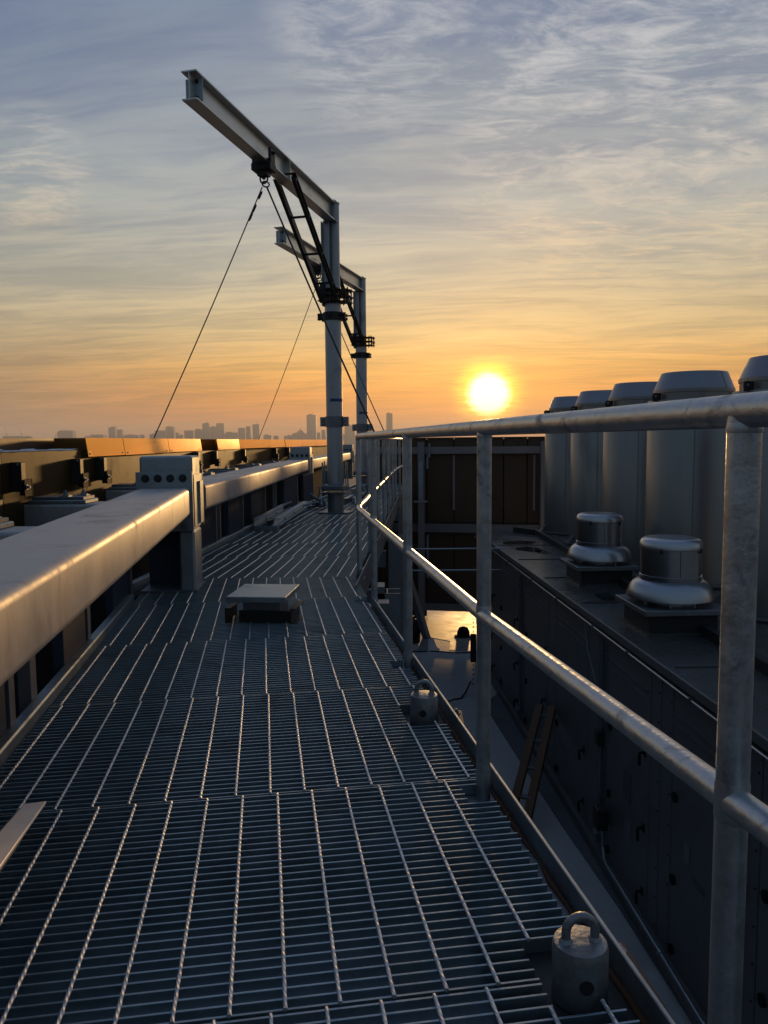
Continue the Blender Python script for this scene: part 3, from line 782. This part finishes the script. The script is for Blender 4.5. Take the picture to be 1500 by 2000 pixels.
# steel channels lying on a block, beside the left kerb
blk = single('timber_block', MB().box((0, 0, 0), (.28, .10, .05), Matrix.Translation((-1.385, 9.02, .027)) @ Matrix.Rotation(-.05, 4, 'Z'), bev=.003), M['galv'], 'small flat block carrying the two loose channels', 'block')
b = MB(); b.prism([(u, w) for u, w in ibeam(.08, .06, .008, .007)], (-1.39, 9.06, .082), (-1.36, 9.4, .082)); o = put('stub', b, M['galv_dark'], blk)
for x0, x1, lb in ((-1.50, -1.425, 'left one of two loose galvanised channels lying by the kerb'), (-1.265, -1.19, 'right one of two loose galvanised channels, with bolt holes')):
    t = thing('steel_channel', lb, 'channel', (x0, 9.05, .09), 0, 'loose steel channels on the walkway')
    b = MB(); b.prism(cprof(.075, .09, .006), (x0, 9.02, .10), (x1, 11.6, .10)); put('channel', b, M['rod'], t)
    for f in (.15, .45, .8):
        p = lerp((x0, 9.02, .10), (x1, 11.6, .10), f); b = MB(); b.tube([(p[0] + .039, p[1], .10), (p[0] + .0385, p[1], .10), (p[0] + .030, p[1], .10)], .014, 10); put('bolt_hole', b, M['void'], t)
# loose plate at the left front
b = MB(); b.beam((-.968, 2.037, .055), (-.585, .966, .42), .055, .007, bev=.001)  # tilt shaped so the top face catches the sun
pl_ = single('flat_bar', b, M['pale'], 'flat bar coloured sunlit pale, tilted up at the left front of the grating', 'bar')
b = MB(); b.beam((-.997, 2.02, .012), (-.614, .95, .377), .007, .08); put('web', b, M['galv_dark'], pl_)

# clutter beyond the first mast
rc = random.Random(11)
for k, (x, y, L, a, lb) in enumerate([(-.52, 14.0, 2.4, .10, 'left rail length of the loose stack behind the mast'), (-.40, 14.1, 2.2, .10, 'right rail length of the loose stack behind the mast'), (-.46, 14.7, 1.6, .14, 'short rail on top of the loose stack behind the mast')]):
    z = .05 + (.09 if k == 2 else 0)
    b = MB(); d = Vector((math.sin(a), math.cos(a), 0)); b.prism(cprof(.07, .08, .006), Vector((x, y, z)) - d * L / 2, Vector((x, y, z)) + d * L / 2)
    single('steel_rail', b, M['galv'], lb, 'rail', 'loose rails behind the mast')
for k, (x, y, lb) in enumerate([(-1.02, 11.9, 'left tangle of thin rods beside the first mast foot'), (-.36, 12.6, 'right tangle of thin rods beside the first mast foot')]):
    t = thing('rod_bundle', lb, 'rods', (x, y, 0), 0)
    for j in range(9):
        b = MB(); a = rc.uniform(0, 6.28); L = rc.uniform(.12, .32); z0, z1 = rc.uniform(.015, .08), rc.uniform(.02, .36)
        cx, cy = x + rc.uniform(-.12, .12), y + rc.uniform(-.2, .2)
        b.tube([(cx - L * .5 * math.cos(a), cy - L * .5 * math.sin(a), z0), (cx + L * .5 * math.cos(a), cy + L * .5 * math.sin(a), z1)], rc.uniform(.008, .016), 7); put('rod', b, M['galv'] if j % 3 else M['black_steel'], t)
    b = MB(); b.tube([(x + .10 * math.cos(k2), y + .14 * math.sin(k2), .02 + .006 * k2) for k2 in [q_ * .4 for q_ in range(40)]], .009, 6); put('hose', b, M['black'], t)

# ------------------------------------------------------------------ air handler
ZA = -.807
WX = lambda y: 2.615 - .0455 * y
ahu = thing('air_handler', 'long dark rooftop air handling unit with doors below the railing', 'air handler')
Y0, Y1 = -3.0, 15.5
b = MB(); b.poly([(WX(Y0) + .03, Y0), (7.2, Y0), (7.0, Y1), (WX(Y1) + .03, Y1)], ZR + .02, ZA - .06); put('casing', b, M['ahu'], ahu)
b = MB(); b.poly([(WX(Y0) - .055, Y0), (7.25, Y0), (7.05, Y1 + .05), (WX(Y1) - .055, Y1 + .05)], ZA - .055, ZA); put('roof_sheet', b, M['ahu_roof'], ahu)
# raised seams of the roof sheet
for y in (4.2, 6.1, 8.6, 10.2, 11.8, 13.4):
    b = MB(); b.box(((WX(y) + 7) / 2, y, ZA + .006), (7 - WX(y), .05, .012)); put('roof_seam', b, M['ahu_roof'], ahu)
b = MB(); b.beam((WX(Y0) - .068, Y0, ZA - .03), (WX(Y1) - .068, Y1, ZA - .03), .022, .075, bev=.004); put('gutter_lip', b, M['ahu'], ahu)
b = MB(); b.tube([(WX(Y0) - .075, Y0, ZA - .105), (WX(Y1) - .075, Y1, ZA - .105)], .013, 10)
cd = put('conduit', b, M['alu'], ahu)
for y in (4.4, 5.6, 6.9, 7.9, 9.3, 10.6, 12.2):
    b = MB(); b.box((WX(y) - .07, y, ZA - .105), (.05, .03, .05), bev=.003); put('conduit_clip', b, M['galv_dark'], cd)
# face panels and doors
edges = [-3.0, -1.2, .6, 2.2, 3.35, 4.72, 5.05, 6.06, 6.30, 6.52, 7.62, 7.86, 8.25, 9.6, 9.95, 11.3, 11.65, 13.2, 13.5, 15.45]
for y0, y1 in zip(edges, edges[1:]):
    p, q_ = (WX(y0 + .006), y0 + .006), (WX(y1 - .006), y1 - .006)
    zt, zbm = -.95, ZR + .14
    b = MB(); b.beam((p[0] + .012, p[1], (zt + zbm) / 2), (q_[0] + .012, q_[1], (zt + zbm) / 2), .028, zt - zbm, bev=.004)
    wide = y1 - y0 > .9
    po = put('door' if wide else 'panel', b, M['ahu'], ahu)
    if wide and y0 > 2:
        b = MB(); yy = lerp(p, q_, .06), lerp(p, q_, .94)
        b.beam((yy[0][0] - .006, yy[0][1], zt - .22), (yy[1][0] - .006, yy[1][1], zt - .22), .016, .02); b.beam((yy[0][0] - .006, yy[0][1], zt - .30), (yy[1][0] - .006, yy[1][1], zt - .30), .010, .012); put('drip_trim', b, M['galv_dark'], po)
        for zz in (-1.75, -2.45, -3.05):
            e = lerp(p, q_, .10)
            b = MB(); bx, by = e[0] - .004, e[1]
            b.tube([(bx, by, zz), (bx - .045, by, zz), (bx - .052, by - .01, zz - .012), (bx - .05, by - .012, zz - .11)], .013, 8); b.box((bx + .002, by, zz), (.012, .05, .07)); put('handle', b, M['black'], po)
            e = lerp(p, q_, .93); b = MB(); b.tube([(e[0] + .002, e[1], zz - .1), (e[0] - .022, e[1], zz - .1)], .042, 18); put('knob', b, M['black'], po)
    elif y0 > 2:
        b = MB()
        for k in range(9): b.bolt((p[0] - .003, p[1] + .03, zt - .15 - k * .26), (-1, 0, 0), .008, .006, False)
        put('screw_row', b, M['black_steel'], po)
# base rail, pipes and boxes along the foot of the unit
b = MB(); b.beam((WX(Y0) - .01, Y0, ZR + .08), (WX(Y1) - .01, Y1, ZR + .08), .10, .12, bev=.006); put('base_rail', b, M['ahu'], ahu)
b = MB(); pts = [(WX(y) - .09, y, ZR + .20) for y in (2.0, 4.0, 6.0, 7.3)]; e = pts[-1]
pts += [(e[0], e[1] + .12, e[2] + .02), (e[0] + .01, e[1] + .2, e[2] + .10), (e[0] + .01, e[1] + .22, e[2] + .26)]
b.tube(pts, .018, 10); pp = put('drain_pipe', b, M['galv'], ahu)
for y in (4.4, 5.2, 6.0): b = MB(); b.tube([(WX(y) - .09, y - .02, ZR + .2), (WX(y) - .09, y + .02, ZR + .2)], .027, 10); put('coupling', b, M['galv'], pp)
b = MB(); b.box((WX(7.53) - .09, 7.53, ZR + .60), (.12, .18, .22), bev=.02, seg=2); put('junction_box', b, M['black_steel'], ahu)
for y in (7.74, 11.5, 5.0, 3.9):
    b = MB(); b.tube([(WX(y) - .03, y, ZR + .3), (WX(y) - .03, y, -1.0)], .014, 8); b.tube([(WX(y) - .03, y + .06, ZR + .3), (WX(y) - .03, y + .06, -1.0)], .011, 8); v_ = put('riser_conduit', b, M['galv_dark'], ahu)
    b = MB(); b.box((WX(y) - .04, y + .02, -2.05), (.07, .12, .16), bev=.006); put('switch_box', b, M['black_steel'], v_)
    b = MB(); b.box((WX(y) - .05, y + .03, ZR + .28), (.06, .13, .09), bev=.004); b.bolt((WX(y) - .08, y + .03, ZR + .28), (-1, 0, 0), .014, .01); put('foot_bracket', b, M['galv_dark'], v_)
b = MB(); b.tube([(WX(8.15) - .09, 8.15, ZA - .13), (WX(8.1) - .07, 8.1, ZA - .4), (WX(8.0) - .02, 7.95, ZA - .72)], .009, 8); put('hanging_cable', b, M['galv'], ahu)
for y, z, w, h in ((7.05, -2.25, .20, .30), (7.0, -2.66, .16, .22), (5.75, -2.2, .10, .16), (5.55, -2.35, .20, .05)):
    b = MB(); b.beam((WX(y - w / 2) - .005, y - w / 2, z), (WX(y + w / 2) - .005, y + w / 2, z), .003, h); put('label_plate', b, M['frame'] if w != .2 else M['ahu_roof'], ahu)
# black kerb strips at the foot of the stacks
b = MB(); b.beam((3.02, 3.0, ZA + .05), (2.98, 14.9, ZA + .05), .07, .10, bev=.005); b.beam((2.98, 14.9, ZA + .05), (2.62, 15.4, ZA + .05), .07, .10, bev=.005); put('roof_kerb', b, M['black_steel'], ahu)
# standing water on the roof sheet
def blob(cx, cy, rx, ry, z, seed, n=36):
    r_ = random.Random(seed); ph = [r_.uniform(0, 6.28) for _ in range(5)]
    return [(cx + rx * math.cos(a) * (1 + sum(.13 / (j + 1) * math.sin((j + 2) * a + ph[j]) for j in range(5))), cy + ry * math.sin(a) * (1 + sum(.15 / (j + 1) * math.cos((j + 2) * a + ph[j]) for j in range(5))), z) for a in [2 * math.pi * k / n for k in range(n)]]


for i, (cx, cy, rx, ry) in enumerate(((2.42, 13.7, .30, .35), (2.45, 12.9, .20, .32), (2.62, 12.55, .10, .2), (2.68, 10.2, .14, .28), (2.6, 8.9, .12, .24))):
    mb = MB(); mb.face(mb.vs(blob(cx, cy, rx, ry, ZA + .0035, i + 2))); struct('roof_puddle', mb, M['water'])


# ------------------------------------------------------------------ two spun aluminium exhaust fans
def fan(loc, rz, label):
    t = thing('exhaust_fan', label, 'fan', loc, rz, 'spun aluminium exhaust fans on the air handler')
    b = MB(); b.box((0, 0, .05), (.66, .66, .2), bev=.006); put('kerb', b, M['black_steel'], t, False)
    b = MB(); b.box((0, 0, -.033), (.74, .74, .022)); put('kerb_flashing', b, M['ahu_roof'], t, False)
    b = MB(); b.box((0, 0, .178), (.80, .80, .055), bev=.006); cp = put('kerb_cap', b, M['galv_dark'], t, False)
    for sx in (-1, 1):
        for sy in (-1, 1): b = MB(); b.bolt((sx * .36, sy * .401, .178), (0, sy, 0), .008, .006, False); put('screw', b, M['galv'], cp, False)
    b = MB(); b.lathe([(.24, .20), (.24, .275)], (0, 0, 0), 40); put('throat', b, M['alu'], t, False)
    for k in range(8):
        a = R(22.5 + 45 * k); b = MB(); b.box((.31 * math.cos(a), .31 * math.sin(a), .24), (.02, .02, .075)); put('bracket', b, M['galv'], t, False)
    b = MB(); b.lathe([(.395, .262), (.41, .266), (.408, .280), (.400, .315), (.380, .365), (.350, .405), (.315, .430), (.298, .437), (.288, .440)], (0, 0, 0), 64); put('flared_skirt', b, M['alu'], t, False)
    b = MB()
    for z in (.444, .462, .480): b.lathe([(.284, z - .007), (.291, z - .004), (.291, z + .004), (.284, z + .007)], (0, 0, 0), 64, caps=False)
    put('band', b, M['alu'], t, False)
    b = MB(); b.lathe([(.283, .44), (.283, .745)], (0, 0, 0), 64); dr = put('drum', b, M['alu'], t, False)
    for a in (R(-95), R(30), R(160)):
        b = MB(); b.beam((.2845 * math.cos(a), .2845 * math.sin(a), .49), (.2845 * math.cos(a), .2845 * math.sin(a), .742), .005, .003, upv=(math.cos(a), math.sin(a), 0)); put('drum_seam', b, M['black_steel'], dr, False)
    b = MB(); b.lathe([(.292, .742), (.296, .746), (.296, .758), (.291, .795), (.274, .825), (.240, .842), (.16, .850), (.13, .843), (.02, .845)], (0, 0, 0), 64); hd = put('hood', b, M['alu'], t, False)
    for a in (R(-130), R(-48), R(40), R(130)):
        b = MB(); b.box((0, 0, 0), (.012, .02, .045), Matrix.Translation((.296 * math.cos(a), .296 * math.sin(a), .735)) @ Matrix.Rotation(a, 4, 'Z')); put('latch', b, M['black_steel'], hd, False)
    return t


fa_ = fan((2.80, 7.45, ZA + .045), R(3), 'near spun aluminium exhaust fan, the larger looking one')
dup(fa_, (2.80, 9.95, ZA + .045), R(3), 'far spun aluminium exhaust fan, the smaller looking one')


# ------------------------------------------------------------------ five tall stacks
def stack(loc, rz, label):
    t = thing('exhaust_stack', label, 'stack', loc, rz, 'tall round exhaust stacks on the air handler')
    H0 = 2.32
    b = MB(); b.lathe([(.555, 0), (.555, H0), (.548, H0 + .01), (.48, H0 + .012)], (0, 0, 0), 72); bd = put('body', b, M['stack'], t, False)
    for a in (R(-118), R(-60), R(30), R(120)):
        b = MB(); b.beam((.558 * math.cos(a), .558 * math.sin(a), .02), (.558 * math.cos(a), .558 * math.sin(a), H0 - .01), .012, .006, upv=(math.cos(a), math.sin(a), 0)); put('seam', b, M['stack'], bd, False)
    b = MB(); b.lathe([(.48, H0), (.48, H0 + .105), (.47, H0 + .108)], (0, 0, 0), 72); rg = put('collar', b, M['stack'], t, False)
    b = MB(); b.lathe([(.484, H0 + .100), (.492, H0 + .104), (.492, H0 + .142), (.484, H0 + .146)], (0, 0, 0), 72); put('ring', b, M['stack'], rg, False)
    b = MB(); b.lathe([(.486, H0 + .144), (.40, H0 + .355), (.388, H0 + .36), (.37, H0 + .30)], (0, 0, 0), 72); put('nozzle', b, M['nozzle'], t, False)
    for a in (R(-70), R(50)):
        b = MB(); b.beam((.488 * math.cos(a), .488 * math.sin(a), H0 + .146), (.402 * math.cos(a), .402 * math.sin(a), H0 + .353), .008, .005, upv=(math.cos(a), math.sin(a), .4)); put('nozzle_seam', b, M['stack'], t, False)
    for a in (R(-172), R(-50), R(70)):
        T = Matrix.Rotation(a, 4, 'Z') @ Matrix.Translation((.49, 0, H0 + .045)) @ Matrix.Scale(1.35, 4)
        b = MB(); b.box((.045, 0, .0), (.09, .012, .075), T); b.tube([T @ Vector((.06, -.008, .01)), T @ Vector((.06, .009, .01))], .045, 12); lg = put('lifting_lug', b, M['black_steel'], t, False)
        b = MB(); b.tube([T @ Vector((.065, -.0125, .012)), T @ Vector((.065, .0125, .012))], .014, 10); put('lug_hole', b, M['galv'], lg, False)
    b = MB(); b.lathe([(.60, 0), (.66, .012), (.66, .03), (.572, .035)], (0, 0, 0), 48, caps=False); put('flange', b, M['ahu'], t, False)
    for k in range(6):
        a = R(15 + 60 * k); T = Matrix.Rotation(a, 4, 'Z'); b = MB(); v = b.vs([T @ Vector(p) for p in ((.57, -.006, .03), (.70, -.006, .03), (.57, -.006, .18), (.57, .006, .03), (.70, .006, .03), (.57, .006, .18))])
        for f in ((0, 1, 2), (5, 4, 3), (0, 3, 4, 1), (1, 4, 5, 2), (0, 2, 5, 3)): b.face([v[i] for i in f])
        put('gusset', b, M['stack'], t, False)
    return t


sk = stack((3.78, 15.35, ZA), 0, 'farthest and smallest exhaust stack, leftmost of the row')
for i, (x, y, lb) in enumerate([(3.87, 13.6, 'second exhaust stack from the left end of the row'), (3.92, 11.75, 'middle exhaust stack of the five, behind the far fan'), (3.98, 9.95, 'fourth exhaust stack from the left, widest fully seen one'), (4.22, 8.05, 'nearest exhaust stack, cut by the right picture edge')]):
    dup(sk, (x, y, ZA), R(3 * (i + 1)), lb)

# ------------------------------------------------------------------ far screen wall with its frame
fwl = thing('far_screen_wall', 'dark brown panelled screen wall closing the far end of the roof', 'wall')
WA, WB = Vector((.30, 19.3, 0)), Vector((3.9, 18.6, 0))      # main run; one more bay goes on to the left
wp = lambda f, off=0.0: WA.lerp(WB, f) + Vector((-.19, -.98, 0)) * off
fs = [-.21, -.11, 0, .215, .40, .56, .73, .885, 1.0]
for f0, f1 in zip(fs, fs[1:]):
    for z0, z1 in ((ZR + (.20 if .1 < f0 < .5 else .02), -1.0), (-.985, 1.085)):
        p, q_ = wp(f0 + .003), wp(f1 - .003)
        b = MB(); b.beam((p.x, p.y, (z0 + z1) / 2), (q_.x, q_.y, (z0 + z1) / 2), .06, z1 - z0, bev=.006); put('panel', b, M['brown_panel'], fwl)
b = MB(); p, q_ = wp(-.21, -.07), wp(1, -.07); b.beam((p.x, p.y, -1.03), (q_.x, q_.y, -1.03), .04, 4.2); put('blackout_sheet', b, M['void'], fwl)  # sheet added behind the panels to stop sun leaking through their gaps
b = MB(); p, q_ = wp(-.22), wp(1.02); b.beam((p.x, p.y, 1.10), (q_.x, q_.y, 1.10), .16, .03); put('coping', b, M['brown_panel'], fwl)
for z, h in ((.80, .17), (-1.12, .20), (ZR + .29, .17)):
    p, q_ = wp(-.2, .14), wp(.985, .14); b = MB(); b.prism(cprof(.12, h, .012), (q_.x, q_.y, z), (p.x, p.y, z)); put('girt', b, M['frame'], fwl)
for f, w in ((.185, .10), (.985, .07)):
    p = wp(f, .25); b = MB(); b.box((p.x, p.y, (ZR + 1.0) / 2), (w * 1.6, .12, 1.0 - ZR)); po = put('mullion', b, M['frame'], fwl)
for f in (.40, .93):
    p = wp(f, .06); b = MB(); b.box((p.x, p.y, .0), (.05, .03, 1.35)); put('strip', b, M['frame'], fwl)
p = wp(.185, .33); b = MB(); b.box((p.x, p.y, .05), (.11, .02, .95), bev=.008); b.box((p.x, p.y, -.45), (.34, .05, .04)); put('slotted_post', b, M['galv'], fwl)
for f, z0, z1 in ((.222, .35, .72), (.222, -2.4, -1.3)):
    p = wp(f, .08); b = MB(); b.box((p.x, p.y, (z0 + z1) / 2), (.05, .01, z1 - z0)); put('strip', b, M['galv'], fwl)
p = wp(.242, .25); b = MB(); b.box((p.x, p.y, .80), (.05, .05, .34)); put('hanger', b, M['frame'], fwl)

# brace from the walkway leg down to a pad on the roof
br = thing('diagonal_brace', 'dark diagonal steel brace standing on a pale roof pad', 'brace', (1.04, 15.9, ZR))
b = MB(); b.beam((.90, 16.1, ZR + .2), (.36, 15.55, -1.35), .15, .10); put('strut', b, M['galv_dark'], br)
b = MB(); b.lathe([(.26, 0), (.20, .04), (.12, .24), (.0, .26)][:3], (.91, 16.1, ZR), 4); put('pad', b, M['membrane'], br)
# puddle on the lower roof, drain and small roof items
mb = MB(); mb.face(mb.vs([(.95, 17.6, ZR + .004), (1.05, 17.05, ZR + .004), (1.45, 16.75, ZR + .004), (1.36, 16.0, ZR + .004), (1.9, 15.9, ZR + .004), (2.5, 15.9, ZR + .004), (2.7, 17.2, ZR + .004), (2.6, 19.5, ZR + .004), (1.9, 19.8, ZR + .004), (1.1, 19.3, ZR + .004)])); struct('puddle', mb, M['wet'])
dr = thing('roof_drain', 'black drain dome standing in the sunset puddle', 'drain', (1.78, 17.15, ZR))
b = MB(); b.lathe([(.13, 0), (.15, .02), (.14, .12), (.10, .2), (.02, .23)], (0, 0, .0), 16); put('dome', b, M['black'], dr, False)
b = MB(); b.lathe([(.2, 0), (.21, .012), (.14, .03)], (0, 0, .002), 20); put('ring', b, M['black_steel'], dr, False)
b = MB(); b.tube([(1.05, 15.9, ZR + .012), (1.5, 15.75, ZR + .012), (2.1, 15.8, ZR + .012)], .012, 6); b.tube([(.2, 15.85, ZR + .012), (1.05, 15.9, ZR + .012)], .012, 6)
single('roof_cable', b, M['black'], 'black cable lying across the lower roof before the puddle', 'cable', None)
b = MB(); b.tube([(1.02, 12.7, ZR + .012), (1.16, 12.85, ZR + .012), (1.30, 12.9, ZR + .016), (1.40, 13.1, ZR + .05), (1.51, 13.26, ZR + .2)], .013, 6)
single('power_cable', b, M['black'], 'short black cable curling up to the slotted post', 'cable')
sp = thing('slotted_stand', 'thin perforated steel stand by the second railing post', 'stand', (1.55, 13.3, ZR))
b = MB(); b.prism(cprof(.05, .05, .005), (1.55, 13.3, ZR), (1.55, 13.3, -2.0)); put('upright', b, M['galv_dark'], sp)
for k in range(14): b = MB(); b.box((1.55, 13.272, ZR + .15 + k * .085), (.016, .004, .04)); put('slot', b, M['void'], sp)
b = MB(); b.box((1.55, 13.25, -2.6), (.10, .08, .5), bev=.01); put('box', b, M['black_steel'], sp)
hb = thing('hose_coil', 'black hose coil beside the diagonal brace', 'hose', (.62, 16.6, ZR))
b = MB(); b.tube([(.18 * math.cos(k * .35), .1 * math.sin(k * .35), .32 + .26 * math.sin(k * .35 + .6)) for k in range(40)], .03, 8); put('coil', b, M['black'], hb, False)
b = MB(); b.box((0, .05, .25), (.30, .22, .5), bev=.04, seg=2); put('reel', b, M['black_steel'], hb, False)
for z, x1, lb in ((-.80, 2.1, 'upper thin pipe crossing from walkway to air handler'), (-1.17, 2.35, 'lower thin pipe crossing from walkway to air handler')):
    b = MB(); pts = [(.15, 13.0, z), (x1 - .25, 13.0, z)] + ([(x1 - .12, 12.98, z + .01), (x1 - .02, 12.85, z + .05)] if z < -1 else [(x1 - .1, 13.0, z)])
    b.tube(pts, .013, 8); single('cross_pipe', b, M['galv'], lb, 'pipe', 'thin pipes bridging to the air handler')

# ladder leaning on the air handler
ld = thing('step_ladder', 'brown fibreglass ladder leaning on the air handler doors', 'ladder', (1.85, 8.0, ZR))
la, lb2 = Vector((1.36, 8.0, ZR + .02)), Vector((2.08, 9.7, -2.40))
side = Vector((.917, -.4, 0)).normalized() * .095
for sg in (-1, 1):
    b = MB(); b.beam(la + side * sg, lb2 + side * sg * .85, .05, .10, upv=(1, 0, .4), bev=.004); put('rail', b, M['wood'], ld)
for k in range(5):
    f = .12 + .2 * k; p = la.lerp(lb2, f); b = MB(); b.beam(p - side, p + side, .07, .028, upv=(0, 0, 1)); put('rung', b, M['galv_dark'], ld)

# ------------------------------------------------------------------ skyline
D = 5000.0
sky = [(0, 16, 871, .96), (15, 47, 852, .9), (47, 65, 853.5, .92), (120, 150, 841, 1), (170, 183, 853, 1), (183, 209, 849, 1.02), (218, 231, 835, .98), (233, 244, 839, 1), (248, 277, 850, 1.04), (278, 286, 849, 1.03),
       (297, 308, 848, 1), (308, 325, 841, .97), (329, 345, 834, 1), (345, 353, 845, 1.02), (353, 361, 849, 1.03), (365, 383, 841, 1), (385, 400, 839, .98), (400, 412, 827, .96), (412, 427, 834, 1.02), (427, 442, 827, 1),
       (442, 469, 845, 1.04), (469, 483, 836, 1), (484, 493, 833, .98), (497, 510, 829, .96), (518, 533, 850, 1.05), (537, 546, 851, 1), (558, 573, 851, 1.03), (573, 602, 847, 1), (602, 620, 811, .94), (620, 628, 845, 1.02),
       (630, 638, 840, 1), (664, 675, 848, 1.04), (675, 695, 831, 1), (700, 718, 849, 1.03), (718, 731, 829, 1), (733, 752, 850, 1.05), (756, 768, 808, .92)]
for i, (xa, xb, yt, dk) in enumerate(sky):
    d = D * dk; x0, x1 = (xa - 750) / 1502 * d, (xb - 750) / 1502 * d; zt = 1 + (867.5 - .0087 * (xa + xb) / 2 - yt) / 1502 * d
    w = x1 - x0; rs = random.Random(i)
    lbl = f'hazy distant tower in the skyline, {["low and wide", "slim", "broad", "stepped", "mid height", "plain"][i % 6]}, {i + 1}'
    tall = zt > 70
    t = thing('skyline_tower' if tall else 'skyline_block', 'x', 'building', (x0 + w / 2, d, -45), 0, 'hazy buildings of the far skyline')
    dep = min(60, max(24, w * .8))
    H_ = zt + 45
    b = MB()
    if i in (3, 34):
        b.prism([(-w / 2, 0), (w / 2, 0), (w / 2, H_ * .9), (w * .42, H_ * .97), (w * .33, H_), (-w * .33, H_), (-w * .42, H_ * .97), (-w / 2, H_ * .9)], (0, dep / 2, 0), (0, -dep / 2, 0))
    elif i in (6, 17): b.prism([(-w / 2, 0), (w / 2, 0), (w / 2, H_ - 2), (-w / 2, H_ + 6)], (0, dep / 2, 0), (0, -dep / 2, 0))
    else: b.box((0, 0, H_ / 2), (w, dep, H_))
    put('tower_body', b, M['city'], t, False)
    if i == 27:
        b = MB(); b.lathe([(w * .30, 0), (w * .24, 10), (w * .10, 20), (w * .03, 26), (.4, 42)], (5, 0, H_), 16); put('dome', b, M['city'], t, False)
        b = MB(); b.box((0, 0, H_ + 3), (w * .7, dep * .7, 6)); put('crown', b, M['city'], t, False)
    elif w > 34 and i % 2 == 0:
        b = MB(); b.box((w * .12 * (1 if i % 4 else -1), 0, H_ + 2.5), (w * .4, dep * .5, 5)); put('plant_room', b, M['city'], t, False)
    if i in (12, 23, 28):
        b = MB()
        for k in range(2 if i == 28 else 1): b.tube([(w * (.1 - .3 * k), 0, H_), (w * (.1 - .3 * k), 0, H_ + (18 if i != 12 else 8))], 1.0, 6)
        put('antenna', b, M['city'], t, False)
    t['_i'] = i
SL = ['low block at the far left picture edge', 'unfinished block under the two cranes', 'short block right of the unfinished one', 'rounded broad block above the parapet left end', 'low block right of the rounded one', 'long low block left of the slim pair', 'left one of the slim tower pair, slanted top', 'right one of the slim tower pair', 'long low block right of the slim pair', 'small block ending the long low one',
      'low block by the foot of the long rope', 'block crossed by the long rope', 'stepped tower with short mast right of the long rope', 'lower step beside the masted tower', 'lowest step beside the masted tower', 'block before the dense tower cluster', 'shoulder block left of the twin towers', 'slant topped left one of the twin towers', 'saddle block between the twin towers', 'flat topped right one of the twin towers',
      'long low block right of the twin towers', 'tower left of the slim narrow one', 'narrow tower beside the antenna tower', 'flat tower with antenna left of the thin rope', 'low block right of the thin rope', 'small low block alone in a skyline gap', 'low block left of the domed one', 'broad block with pointed dome', 'tallest slab with two antennas left of the mast', 'small block at the foot of the tallest slab',
      'block just left of the first mast', 'low block just right of the first mast', 'square tower between the two masts', 'low block behind the second mast', 'rounded tower right of the second mast', 'low block above the railing corner', 'lone tall slab right of both masts']
for o in list(C.objects):
    if '_i' in o: o['label'] = 'hazy far skyline ' + SL[o['_i']].replace('skyline ', ''); del o['_i']
for i, (xa, yt, lean, lb) in enumerate(((18, 848, -4, 'left far tower crane above the unfinished block'), (47, 848, -7, 'right far tower crane above the unfinished block'), (113, 852, 1, 'tiny far tower crane left of the rounded block'))):
    d = D * .95; x = (xa - 750) / 1502 * d; z = 1 + (867 - yt) / 1502 * d
    t = thing('tower_crane', 'hazy ' + lb, 'crane', (x, d, -45), 0, 'hazy tower cranes of the far skyline')
    b = MB(); b.box((0, 0, (z + 45) / 2), (2.2, 2.2, z + 45)); put('mast', b, M['city'], t, False)
    b = MB(); b.beam((1, 0, z + 45), (lean * 3.1, 0, z + 45 + (54 if i < 2 else 20)), 1.2, 1.2, upv=(0, 1, 0)); put('jib', b, M['city'], t, False)
    b = MB(); b.box((2.5, 0, z + 46), (8, 4, 4)); put('counterweight', b, M['city'], t, False)

# ------------------------------------------------------------------ haze
hz = bpy.data.materials.new('haze_air'); hz.use_nodes = True
ht = hz.node_tree; ht.nodes.clear(); gh = G(ht)
pv = gh.n('ShaderNodeVolumePrincipled'); ho = gh.n('ShaderNodeOutputMaterial'); gh.l(pv.outputs[0], ho.inputs['Volume'])
pv.inputs['Color'].default_value = (.76, .80, .86, 1); pv.inputs['Density'].default_value = .00016; pv.inputs['Anisotropy'].default_value = .35
mb = MB(); mb.box((0, 0, 77.5), (20000, 20000, 250)); o = put('haze', mb, hz); o['kind'] = 'stuff'; o.display_type = 'WIRE'
